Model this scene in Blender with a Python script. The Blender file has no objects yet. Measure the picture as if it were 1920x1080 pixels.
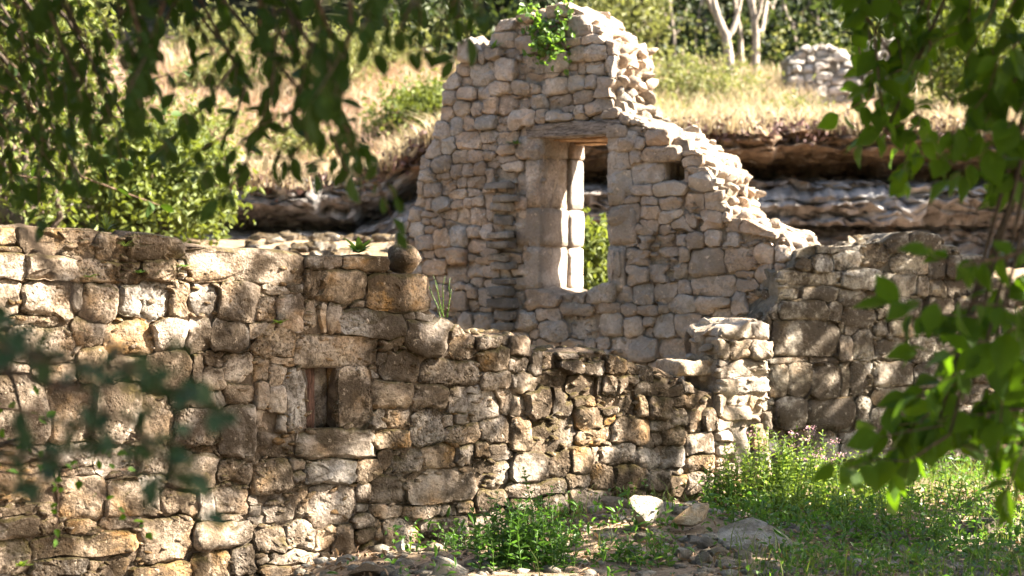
import bpy, math, random
import numpy as np
from mathutils import Vector, Matrix, noise as mnoise
from mathutils.geometry import delaunay_2d_cdt

R = math.radians
scene = bpy.context.scene
COL = scene.collection
random.seed(7)
RNG = np.random.default_rng(11)

# ------------------------------------------------------------------ camera, sky, sun, exposure
cam_data = bpy.data.cameras.new('camera')
camera = bpy.data.objects.new('camera', cam_data)
COL.objects.link(camera)
camera.location = (0, 0, 1.4)
camera.rotation_euler = (R(90.307), 0, 0)
cam_data.lens = 70
cam_data.sensor_width = 36
cam_data.clip_start = 0.1
cam_data.clip_end = 600
cam_data.dof.use_dof = True
cam_data.dof.focus_distance = 10.9
cam_data.dof.aperture_fstop = 2.4
cam_data.dof.aperture_blades = 9
scene.camera = camera

SUN_AZ, SUN_EL = R(0.5), R(39)           # azimuth measured from +X towards +Y
SUN_DIR = Vector((math.cos(SUN_EL) * math.cos(SUN_AZ), math.cos(SUN_EL) * math.sin(SUN_AZ), math.sin(SUN_EL)))
world = bpy.data.worlds.new('World')
scene.world = world
world.use_nodes = True
wn = world.node_tree
sky_tex = wn.nodes.new('ShaderNodeTexSky')
sky_tex.sky_type = 'NISHITA'
sky_tex.sun_disc = False
sky_tex.sun_elevation = SUN_EL
sky_tex.sun_rotation = R(90) - SUN_AZ
sky_tex.dust_density = 2.5
sky_tex.air_density = 1.0
sky_tex.ozone_density = 0.6
wn.links.new(sky_tex.outputs[0], wn.nodes['Background'].inputs[0])
wn.nodes['Background'].inputs[1].default_value = 0.05
sun_data = bpy.data.lights.new('sun', 'SUN')
sun_data.energy = 5.0
sun_data.angle = R(0.5)
sun_data.color = (1.0, 0.90, 0.76)
sun = bpy.data.objects.new('sun', sun_data)
COL.objects.link(sun)
sun.rotation_euler = (-SUN_DIR).to_track_quat('-Z', 'Y').to_euler()
sun.location = (20, 5, 25)
scene.view_settings.view_transform = 'Standard'
scene.view_settings.look = 'None'
scene.view_settings.exposure = 3.3
scene.view_settings.gamma = 1
scene.render.engine = 'CYCLES'
scene.cycles.use_denoising = True
scene.cycles.max_bounces = 8
scene.cycles.transparent_max_bounces = 8

# ------------------------------------------------------------------ helpers
def survey(px, py, Y):
    """A point of the place at depth Y seen in direction (px, py) from the camera stand (photo pixels)."""
    return Vector(((px - 960) / 3733.33 * Y, Y, 1.4 + (560 - py) / 3733.33 * Y))

def sm(x, a, b):
    t = np.clip((x - a) / (b - a), 0, 1)
    return t * t * (3 - 2 * t)

def _h2(ix, iy, s):
    n = (ix * 374761393 + iy * 668265263 + s * 974711) & 0xffffffff
    n = ((n ^ (n >> 13)) * 1274126177) & 0xffffffff
    return ((n ^ (n >> 16)) & 0xffff) / 65535.0

def vnoise(x, y, s=0):
    """Smooth value noise, arrays in, 0..1 out."""
    x = np.asarray(x, float); y = np.asarray(y, float)
    ix = np.floor(x).astype(np.int64); iy = np.floor(y).astype(np.int64)
    fx = x - ix; fy = y - iy
    fx = fx * fx * (3 - 2 * fx); fy = fy * fy * (3 - 2 * fy)
    a = _h2(ix, iy, s); b = _h2(ix + 1, iy, s); c = _h2(ix, iy + 1, s); d = _h2(ix + 1, iy + 1, s)
    return (a * (1 - fx) + b * fx) * (1 - fy) + (c * (1 - fx) + d * fx) * fy

def fnoise(x, y, s=0, o=4):
    v = 0; a = .5
    for k in range(o):
        v = v + a * vnoise(x * 2 ** k, y * 2 ** k, s + k); a *= .5
    return v / (1 - .5 ** o)

def ground_z(x, y):
    x = np.asarray(x, float); y = np.asarray(y, float)
    z = .10 * (fnoise(x * .8, y * .8, 3) - .5) + .05 * (fnoise(x * 4, y * 4, 5) - .5)
    z = z + .10 * sm(x, .2, 1.2) * sm(y, 10.5, 12.5) * (1 - sm(y, 16, 18))
    z = z + .13 * np.exp(-((x - .75) ** 2 / .35 + (y - 11.6) ** 2 / .7))
    z = z - .16 * sm(-x, .7, 1.5) * (1 - sm(y, 13, 15))
    z = z + (1.7 + .33 * sm(-x, -.6, .4)) * sm(y, 16.6, 21.4)
    edge = 25.2 + .5 * (fnoise(x * .35, y * 0, 9) - .5)
    top = np.where(x < 0, 2.55 + .0 * x, 2.75) - 1.7 - .33 * sm(-x, -.6, .4) + .25 * (fnoise(x * .4, y * .0, 8) - .5)
    z = z + top * sm(y, edge - .5, edge + .35)
    up = np.clip(y - 25.4, 0, None)
    z = z + (.25 + .02 * sm(-x, .5, 2.0)) * np.minimum(up, 20) + .42 * np.clip(y - 45.4, 0, 40) + .08 * np.clip(y - 85.4, 0, 400)
    z = z + sm(y, 26, 30) * .5 * (fnoise(x * .3, y * .3, 21) - .5)
    return z

def gz(x, y):
    return float(ground_z(np.array([x]), np.array([y]))[0])

def tag(o, label=None, cat=None, group=None, kind=None):
    if label: o['label'] = label
    if cat: o['category'] = cat
    if group: o['group'] = group
    if kind: o['kind'] = kind
    return o

def empty(name, loc, label, cat, group=None):
    o = bpy.data.objects.new(name, None)
    COL.objects.link(o)
    o.empty_display_size = .2
    o.location = loc
    return tag(o, label, cat, group)

def link(name, me, parent=None, loc=None):
    o = bpy.data.objects.new(name, me)
    COL.objects.link(o)
    if parent: o.parent = parent
    if loc is not None: o.location = loc
    return o

def mesh(name, verts, faces, mat, smooth=True, sharp=None):
    me = bpy.data.meshes.new(name)
    me.from_pydata(verts if isinstance(verts, list) else verts.tolist(), [], faces if isinstance(faces, list) else faces.tolist())
    me.update()
    if smooth: me.polygons.foreach_set('use_smooth', np.ones(len(me.polygons), bool))
    me.materials.append(mat)
    if sharp: me.set_sharp_from_angle(angle=R(sharp))
    return me

def root_loc(p):
    v = Vector((0, 0, 0))
    while p is not None:
        v = v + p.location; p = p.parent
    return v

# ------------------------------------------------------------------ materials
class NT:
    def __init__(s, name):
        s.m = bpy.data.materials.new(name); s.m.use_nodes = True
        s.t = s.m.node_tree; s.t.nodes.clear()
        s.out = s.n('ShaderNodeOutputMaterial')
        s.pos = s.n('ShaderNodeNewGeometry')
        s.oi = s.n('ShaderNodeObjectInfo')
    def n(s, t, **kw):
        nd = s.t.nodes.new(t)
        for k, v in kw.items(): setattr(nd, k, v)
        return nd
    def l(s, a, b): s.t.links.new(a, b)
    def val(s, nd, key, v):
        if hasattr(v, 'is_output') or isinstance(v, bpy.types.NodeSocket): s.l(v, nd.inputs[key])
        else: nd.inputs[key].default_value = v
    def noise(s, scale, detail=5, rough=.6, vec=None, dist=0, stretch=None):
        nd = s.n('ShaderNodeTexNoise')
        v = vec or s.pos.outputs['Position']
        if stretch:
            mp = s.n('ShaderNodeMapping'); s.l(v, mp.inputs['Vector']); mp.inputs['Scale'].default_value = stretch; v = mp.outputs[0]
        s.l(v, nd.inputs['Vector'])
        nd.inputs['Scale'].default_value = scale; nd.inputs['Detail'].default_value = detail
        nd.inputs['Roughness'].default_value = rough; nd.inputs['Distortion'].default_value = dist
        return nd.outputs['Fac']
    def voro(s, scale, vec=None, feature='F1'):
        nd = s.n('ShaderNodeTexVoronoi', feature=feature)
        s.l(vec or s.pos.outputs['Position'], nd.inputs['Vector']); nd.inputs['Scale'].default_value = scale
        return nd.outputs['Distance']
    def ramp(s, fac, stops):
        nd = s.n('ShaderNodeValToRGB'); s.l(fac, nd.inputs[0])
        e = nd.color_ramp.elements
        while len(e) < len(stops): e.new(.5)
        for el, (p, c) in zip(e, stops):
            el.position = p; el.color = (c, c, c, 1) if not isinstance(c, tuple) else (*c, 1)
        return nd.outputs[0]
    def mix(s, fac, a, b, mode='MIX'):
        nd = s.n('ShaderNodeMix', data_type='RGBA', blend_type=mode)
        for k, v in ((0, fac), (6, a), (7, b)):
            if isinstance(v, bpy.types.NodeSocket): s.l(v, nd.inputs[k])
            else: nd.inputs[k].default_value = v if k == 0 else (*v, 1)
        return nd.outputs[2]
    def math(s, op, a, b=0., c=None):
        nd = s.n('ShaderNodeMath', operation=op)
        s.val(nd, 0, a); s.val(nd, 1, b)
        if c is not None: s.val(nd, 2, c)
        return nd.outputs[0]
    def mapr(s, v, a, b, c, d):
        nd = s.n('ShaderNodeMapRange'); s.val(nd, 0, v)
        for i, q in enumerate((a, b, c, d)): nd.inputs[i + 1].default_value = q
        return nd.outputs[0]
    def hsv(s, col, h=.5, sat=1., v=1.):
        nd = s.n('ShaderNodeHueSaturation'); s.l(col, nd.inputs['Color'])
        s.val(nd, 'Hue', h); s.val(nd, 'Saturation', sat); s.val(nd, 'Value', v)
        return nd.outputs[0]
    def bump(s, h, strength, dist, normal=None):
        nd = s.n('ShaderNodeBump'); s.l(h, nd.inputs['Height'])
        nd.inputs['Strength'].default_value = strength; nd.inputs['Distance'].default_value = dist
        if normal is not None: s.l(normal, nd.inputs['Normal'])
        return nd.outputs[0]
    def surf(s, col, rough=.9, normal=None, spec=.25, trans=0, tcol=None):
        p = s.n('ShaderNodeBsdfPrincipled')
        s.val(p, 'Base Color', col if isinstance(col, bpy.types.NodeSocket) else (*col, 1))
        s.val(p, 'Roughness', rough); p.inputs['Specular IOR Level'].default_value = spec
        if normal is not None: s.l(normal, p.inputs['Normal'])
        o = p.outputs[0]
        if trans:
            tb = s.n('ShaderNodeBsdfTranslucent')
            s.val(tb, 'Color', tcol if tcol is not None else col)
            mx = s.n('ShaderNodeMixShader'); mx.inputs[0].default_value = trans
            s.l(o, mx.inputs[1]); s.l(tb.outputs[0], mx.inputs[2]); o = mx.outputs[0]
        s.l(o, s.out.inputs[0])
        return s.m

def stone_mat(name, lo, hi, warm, stain, stain_col, moss, moss_col, speck, bump=.8, pit=.5, vrange=(.72, 1.2), stain_scale=2.6, patina=0., st0=.455):
    t = NT(name)
    off = t.n('ShaderNodeVectorMath', operation='MULTIPLY_ADD')
    rnd = t.n('ShaderNodeCombineXYZ')
    for i in range(3): t.l(t.oi.outputs['Random'], rnd.inputs[i])
    t.l(rnd.outputs[0], off.inputs[0]); off.inputs[1].default_value = (17, 31, 23)
    t.l(t.pos.outputs['Position'], off.inputs[2]); V = off.outputs[0]
    mid = t.noise(7, 8, .68, V)
    fine = t.noise(48, 6, .7)
    col = t.mix(t.ramp(mid, [(.33, 0.), (.68, 1.)]), lo, hi)
    col = t.mix(t.ramp(t.noise(3.1, 5, .6, V), [(.49, 0.), (.64, .85)]), col, warm)
    col = t.hsv(col, .5, t.mapr(t.math('FRACT', t.math('MULTIPLY', t.oi.outputs['Random'], 7.3)), 0, 1, .7, 1.15), t.mapr(t.oi.outputs['Random'], 0, 1, *vrange))
    col = t.mix(t.math('MULTIPLY', t.ramp(t.noise(.9, 4, .6), [(.44, 0.), (.60, 1.)]), patina), col, (.25, .235, .215))
    kind = t.math('FRACT', t.math('MULTIPLY', t.oi.outputs['Random'], 13.7))
    col = t.mix(t.mapr(kind, .55, 1, 0, .55), col, tuple(.68 * (c + .12) / 1.12 for c in (sum(hi) / 3 * .95, sum(hi) / 3 * .92, sum(hi) / 3 * .86)))
    kind2 = t.math('FRACT', t.math('MULTIPLY', t.oi.outputs['Random'], 29.3))
    # lichen speckle (dark crusts in the pores) and broad weather stains
    col = t.mix(t.math('MULTIPLY', t.ramp(fine, [(.38, 1.), (.52, 0.)]), t.mapr(kind2, 0, 1, speck * .35, speck)), col, stain_col)
    big = t.math('ADD', t.math('MULTIPLY', t.noise(stain_scale, 9, .72, None, .4), .75), t.math('MULTIPLY', mid, .25))
    col = t.mix(t.math('MULTIPLY', t.ramp(big, [(st0, 0.), (st0 + .095, 1.)]), stain), col, stain_col)
    col = t.mix(t.ramp(t.noise(22, 5, .7), [(.60, 0.), (.70, .45)]), col, tuple(min(1, c * 1.35) for c in hi))
    sep = t.n('ShaderNodeSeparateXYZ'); t.l(t.pos.outputs['Normal'], sep.inputs[0])
    mk = t.math('MULTIPLY', t.ramp(t.math('ADD', t.math('MULTIPLY', sep.outputs[2], .30), t.noise(3.3, 8, .7)), [(.60, 0.), (.74, 1.)]), moss)
    mcol = t.mix(t.ramp(t.noise(14, 4), [(.4, 0.), (.6, 1.)]), moss_col, tuple(c * .45 for c in moss_col))
    col = t.mix(mk, col, mcol)
    pv = t.voro(38, V)
    pits = t.ramp(pv, [(.0, 0.), (.42, 1.)])
    pmask = t.ramp(t.noise(5, 3, .5, V), [(.42, 0.), (.62, 1.)])
    h = t.math('ADD', t.math('MULTIPLY', fine, .55), t.math('MULTIPLY', mid, .9))
    h = t.math('ADD', h, t.math('MULTIPLY', t.math('MULTIPLY', pits, pmask), t.mapr(kind2, 0, 1, pit * .2, pit * 1.2)))
    h = t.math('ADD', h, t.math('MULTIPLY', t.noise(130, 3, .6), .22))
    return t.surf(col, .92, t.bump(h, bump, .03), .15)

M = {}
M['front_stone'] = stone_mat('pitted_tan_stone', (.19, .13, .082), (.66, .53, .40), (.36, .20, .07), .92, (.058, .040, .024), .75, (.075, .058, .016), .95, 1.0, .7, st0=.44)
M['tower_stone'] = stone_mat('pale_rubble_stone', (.40, .285, .205), (.70, .56, .44), (.56, .37, .24), .5, (.13, .105, .08), .15, (.10, .09, .03), .6, 1., .45, (.62, 1.18), patina=.65)
M['flue_stone'] = stone_mat('smoke_dark_stone', (.13, .115, .10), (.34, .30, .26), (.36, .25, .15), .6, (.05, .045, .04), .1, (.10, .09, .03), .5)
M['right_stone'] = stone_mat('grey_green_stone', (.24, .215, .165), (.56, .50, .41), (.38, .27, .17), .92, (.055, .042, .030), .8, (.085, .055, .02), .7, 1., .5, st0=.43)
M['pier_stone'] = stone_mat('pale_pier_stone', (.22, .165, .115), (.54, .44, .33), (.42, .27, .14), .6, (.09, .07, .05), .15, (.085, .058, .02), .5, .9, .4)
M['field_stone'] = stone_mat('grey_field_stone', (.30, .27, .24), (.56, .52, .47), (.40, .32, .24), .4, (.09, .08, .07), .1, (.10, .09, .03), .4)
M['pale_rock'] = stone_mat('pale_fallen_rock', (.22, .19, .155), (.50, .45, .37), (.38, .25, .13), .75, (.07, .055, .04), .25, (.10, .085, .02), .5)
M['dark_rock'] = stone_mat('dark_brown_rock', (.10, .08, .06), (.24, .19, .145), (.20, .13, .075), .6, (.05, .036, .025), .3, (.07, .06, .02), .6)

def mortar_mat(name, a, b):
    t = NT(name)
    n1 = t.noise(11, 8, .7); n2 = t.noise(60, 5, .7)
    col = t.mix(t.ramp(n1, [(.35, 0.), (.65, 1.)]), a, b)
    col = t.mix(t.math('MULTIPLY', t.ramp(t.noise(3, 6, .7), [(.5, 0.), (.62, 1.)]), .6), col, tuple(c * .35 for c in a))
    h = t.math('ADD', n1, t.math('MULTIPLY', n2, .4))
    return t.surf(col, .95, t.bump(h, 1., .06), .1)
M['front_core'] = mortar_mat('brown_earth_mortar', (.11, .08, .055), (.27, .20, .14))
M['tower_core'] = mortar_mat('pale_lime_mortar', (.27, .21, .16), (.50, .42, .33))
M['right_core'] = mortar_mat('grey_mortar', (.13, .115, .09), (.30, .26, .20))

def wood_mat(name, a, b, axis_stretch):
    t = NT(name)
    g = t.noise(9, 8, .65, None, 1.2, axis_stretch)
    col = t.mix(t.ramp(g, [(.36, 0.), (.62, 1.)]), a, b)
    return t.surf(col, .85, t.bump(g, .9, .03), .2)
M['grey_wood'] = wood_mat('weathered_grey_wood', (.06, .045, .035), (.30, .25, .21), (1.2, 1.2, 7))
M['brown_wood'] = wood_mat('warm_brown_wood', (.20, .10, .05), (.50, .33, .19), (1.2, 1.2, 7))
M['post_wood'] = wood_mat('reddish_post_wood', (.055, .030, .022), (.22, .12, .085), (7, 7, .8))
M['bark_dark'] = wood_mat('dark_bark', (.035, .026, .020), (.12, .09, .065), (6, 6, 1))
M['bark_pale'] = wood_mat('pale_bark', (.07, .055, .042), (.38, .32, .26), (2.2, 2.2, .7))
M['twig'] = wood_mat('brown_twig', (.08, .05, .035), (.26, .17, .12), (5, 5, 5))

def leaf_mat(name, a, b, tcol, trans=.35, rough=.5, spec=.35, island=True):
    t = NT(name)
    r = t.pos.outputs['Random Per Island'] if island else t.oi.outputs['Random']
    col = t.mix(r, a, b)
    tc = t.mix(r, tcol, tuple(c * .6 for c in tcol))
    if not island: col = t.mix(t.ramp(t.noise(28, 4, .6), [(.55, 0.), (.72, .6)]), col, tuple(c * 1.6 + .01 for c in b))
    return t.surf(col, rough, None, spec, trans, tc)
M['leaf_dark'] = leaf_mat('dark_glossy_leaf', (.018, .040, .006), (.038, .070, .012), (.08, .15, .008), .24, .6, .15, False)
M['leaf_bright'] = leaf_mat('bright_broad_leaf', (.022, .054, .004), (.046, .094, .010), (.16, .32, .008), .30, .6, .12, False)
M['leaf_blue'] = leaf_mat('bluish_leaf', (.014, .034, .016), (.03, .058, .026), (.08, .15, .03), .15, .55, .14, False)
M['crown_near'] = leaf_mat('near_crown_leaves', (.03, .06, .012), (.06, .10, .02), (.12, .22, .02), .3)
M['crown_forest'] = leaf_mat('forest_leaves', (.016, .028, .009), (.05, .07, .018), (.09, .13, .02), .25, .55)
M['crown_sunny'] = leaf_mat('yellow_green_leaves', (.055, .082, .015), (.14, .165, .036), (.23, .28, .03), .32, .6)
M['crown_olive'] = leaf_mat('olive_leaves', (.10, .12, .035), (.22, .22, .08), (.28, .30, .07), .35, .55)
M['herb'] = leaf_mat('herb_leaves', (.045, .095, .018), (.10, .17, .035), (.22, .40, .03), .4, .45)
M['herb_light'] = leaf_mat('light_herb_leaves', (.09, .15, .03), (.17, .24, .05), (.34, .48, .05), .42, .45)
M['shrub'] = leaf_mat('shrub_leaves', (.028, .075, .014), (.065, .125, .024), (.15, .34, .03), .36, .4)
M['grass'] = leaf_mat('green_grass', (.06, .10, .02), (.13, .17, .04), (.26, .34, .04), .35, .5)
M['straw'] = leaf_mat('dry_straw', (.25, .155, .11), (.47, .32, .235), (.40, .29, .16), .3, .6)
M['dry_grass'] = leaf_mat('dry_hill_grass', (.24, .185, .11), (.48, .39, .25), (.36, .29, .16), .35, .6)
M['pink_flower'] = leaf_mat('pink_flower', (.50, .27, .33), (.62, .42, .44), (.5, .3, .35), .3)
M['yellow_flower'] = leaf_mat('yellow_flower', (.70, .48, .03), (.75, .55, .05), (.6, .45, .05), .3)
M['seed_head'] = leaf_mat('dry_seed_heads', (.07, .04, .035), (.16, .09, .075), (.1, .06, .05), .15)
M['litter'] = leaf_mat('dead_leaves', (.14, .085, .05), (.44, .30, .18), (.2, .12, .05), .15, .7)
M['fern'] = leaf_mat('fern_fronds', (.06, .12, .025), (.11, .19, .04), (.24, .38, .04), .4)

t = NT('earth_ground')
n1 = t.noise(.5, 6, .65); n2 = t.noise(6, 8, .72); n3 = t.noise(45, 5, .7)
col = t.mix(t.ramp(n2, [(.32, 0.), (.66, 1.)]), (.13, .085, .055), (.40, .30, .20))
col = t.mix(t.ramp(n1, [(.48, 0.), (.62, .7)]), col, (.10, .085, .04))
col = t.mix(t.ramp(n3, [(.56, 0.), (.68, .6)]), col, (.48, .40, .30))
M['ground'] = t.surf(col, .95, t.bump(t.math('ADD', n2, t.math('MULTIPLY', n3, .6)), 1., .05), .1)

t = NT('hillside_soil')
n1 = t.noise(.35, 7, .65); n2 = t.noise(3.5, 8, .72); n3 = t.noise(20, 5, .7)
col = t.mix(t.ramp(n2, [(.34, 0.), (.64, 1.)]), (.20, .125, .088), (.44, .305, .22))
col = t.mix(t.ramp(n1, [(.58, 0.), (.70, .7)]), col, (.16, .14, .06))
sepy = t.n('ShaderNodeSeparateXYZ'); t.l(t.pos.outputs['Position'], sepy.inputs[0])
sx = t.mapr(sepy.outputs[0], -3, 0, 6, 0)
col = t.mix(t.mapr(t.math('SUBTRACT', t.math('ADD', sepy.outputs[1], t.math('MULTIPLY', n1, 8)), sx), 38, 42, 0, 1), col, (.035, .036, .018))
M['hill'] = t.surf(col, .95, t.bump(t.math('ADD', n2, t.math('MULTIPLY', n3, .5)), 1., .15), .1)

t = NT('layered_cliff_rock')
sz = t.n('ShaderNodeSeparateXYZ'); t.l(t.pos.outputs['Position'], sz.inputs[0])
st = t.noise(1.1, 8, .68, None, .3, (.6, 1, 2.6)); fn = t.noise(9, 8, .72)
col = t.mix(t.ramp(st, [(.34, 0.), (.66, 1.)]), (.19, .175, .165), (.50, .48, .46))
tan = t.mix(t.ramp(fn, [(.3, 0.), (.7, 1.)]), (.22, .13, .07), (.50, .34, .20))
col = t.mix(t.ramp(t.math('ADD', sz.outputs[2], t.math('MULTIPLY', st, .5)), [(0., 0.), (.99, 0.), (1., 0.)]), col, tan)
tan = t.mix(.5, tan, (.14, .085, .05))
band = t.math('MULTIPLY', t.mapr(t.math('ADD', sz.outputs[2], t.math('MULTIPLY', t.noise(1.5, 4), .3)), 2.95, 3.1, 0, 1), .85)
col = t.mix(band, col, tan)
col = t.mix(t.ramp(t.noise(2.1, 6, .7), [(.58, 0.), (.68, .6)]), col, (.30, .19, .11))
col = t.mix(t.ramp(t.noise(3.4, 8, .75), [(.56, 0.), (.66, .85)]), col, (.055, .048, .038))
col = t.mix(t.ramp(t.noise(5, 8, .7), [(.58, 0.), (.68, .6)]), col, (.62, .59, .55))
col = t.mix(t.ramp(t.noise(2.4, 6, .7, None, .2, (2.6, 1, .35)), [(.52, 0.), (.62, .7)]), col, (.075, .062, .05))
M['cliff'] = t.surf(col, .95, t.bump(t.math('ADD', st, t.math('MULTIPLY', fn, .6)), 1., .2), .1)

# ------------------------------------------------------------------ ground sheet, cliff
def terrain():
    def axis(segs):
        a = []
        for lo, hi, st in segs: a += list(np.arange(lo, hi, st))
        return np.array(a + [segs[-1][1]])
    xs = axis([(-160, -40, 8), (-40, -12, 2), (-12, -4, .3), (-4, 4, .09), (4, 12, .3), (12, 40, 2), (40, 160, 8)])
    ys = axis([(-40, 2, 3), (2, 9, .35), (9, 14, .08), (14, 24, .3), (24, 27, .1), (27, 40, .35), (40, 70, 1.2), (70, 400, 15)])
    X, Y = np.meshgrid(xs, ys)
    Z = ground_z(X, Y)
    nx, ny = len(xs), len(ys)
    v = np.stack([X.ravel(), Y.ravel(), Z.ravel()], 1)
    i = np.arange(nx * ny).reshape(ny, nx)
    f = np.stack([i[:-1, :-1], i[:-1, 1:], i[1:, 1:], i[1:, :-1]], -1).reshape(-1, 4)
    me = mesh('ground', v, f, M['ground'])
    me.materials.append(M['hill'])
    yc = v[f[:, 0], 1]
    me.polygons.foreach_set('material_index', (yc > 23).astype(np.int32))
    return tag(link('ground', me), None, None, None, 'structure')
terrain()

CLIFF_TOP = []
def cliff():
    prof = [(24.9, .2), (24.75, .8), (24.6, 1.1), (24.9, 1.16), (24.6, 1.25), (24.45, 1.75), (24.75, 1.85), (24.4, 1.93), (24.3, 2.18), (24.5, 2.24), (24.25, 2.30),
            (24.05, 2.55), (24.2, 2.78), (24.6, 2.84), (25.3, 2.92), (25.2, 3.02), (24.5, 3.08), (24.15, 3.16), (24.1, 3.34), (24.3, 3.46), (25.0, 3.56), (26.2, 3.70)]
    rows = []
    for (a, b) in zip(prof[:-1], prof[1:]):
        n = 7
        for k in range(n): rows.append((a[0] + (b[0] - a[0]) * k / n, a[1] + (b[1] - a[1]) * k / n))
    rows.append(prof[-1]); rows = np.array(rows)
    xs = np.arange(-13, 15, .085)
    X = np.tile(xs, (len(rows), 1)); Yp = np.tile(rows[:, :1], (1, len(xs))); Zp = np.tile(rows[:, 1:], (1, len(xs)))
    lay = np.tile(np.arange(len(rows))[:, None], (1, len(xs)))
    Zn = Zp + .10 * (fnoise(X * .25, 0 * X, 31) - .5) + .06 * (fnoise(X * 1.7, Zp * 3, 33) - .5) + .10 * (fnoise(X * 5, Zp * 2, 34) - .5)
    Yn = Yp + .34 * (vnoise(X * .12, Zp * 7.5, 36) - .5) + .22 * (vnoise(X * .3, Zp * 19, 38) - .5) + .35 * (fnoise(X * .4, Zp * 1.2, 35) - .5) + .30 * (fnoise(X * 1.3, Zp * 3.4, 37) - .5) + .45 * (np.floor(4 * fnoise(X * 2.2, Zp * 6, 45)) / 4 - .5) + .3 * (fnoise(X * 6, Zp * 9, 39) - .5)
    row = np.floor(Zp * 2.6).astype(np.int64)
    blk = _h2(np.floor(X * .9 + row * .37 + .5 * fnoise(X * .7, Zp, 46)).astype(np.int64), row, 7)
    Yn = Yn + .30 * (blk - .5) + .10 * RNG.uniform(-1, 1, X.shape); Zn = Zn + .10 * (blk - .5) + .02 * RNG.uniform(-1, 1, X.shape)
    drop = .62 * sm(-X, .6, 2.0)                       # the shelf is lower behind the left of the ruin
    Zn = Zn - drop * sm(Zn, .5, 2.6)
    v = np.stack([X.ravel(), Yn.ravel(), Zn.ravel()], 1)
    nx, ny = len(xs), len(rows)
    i = np.arange(nx * ny).reshape(ny, nx)
    f = np.stack([i[:-1, :-1], i[:-1, 1:], i[1:, 1:], i[1:, :-1]], -1).reshape(-1, 4)
    CLIFF_TOP.append(np.concatenate([v[i[r]] for r in range(130, ny)]))
    return tag(link('cliff', mesh('cliff', v, f, M['cliff'], False)), None, None, None, 'structure')
cliff()

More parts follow.
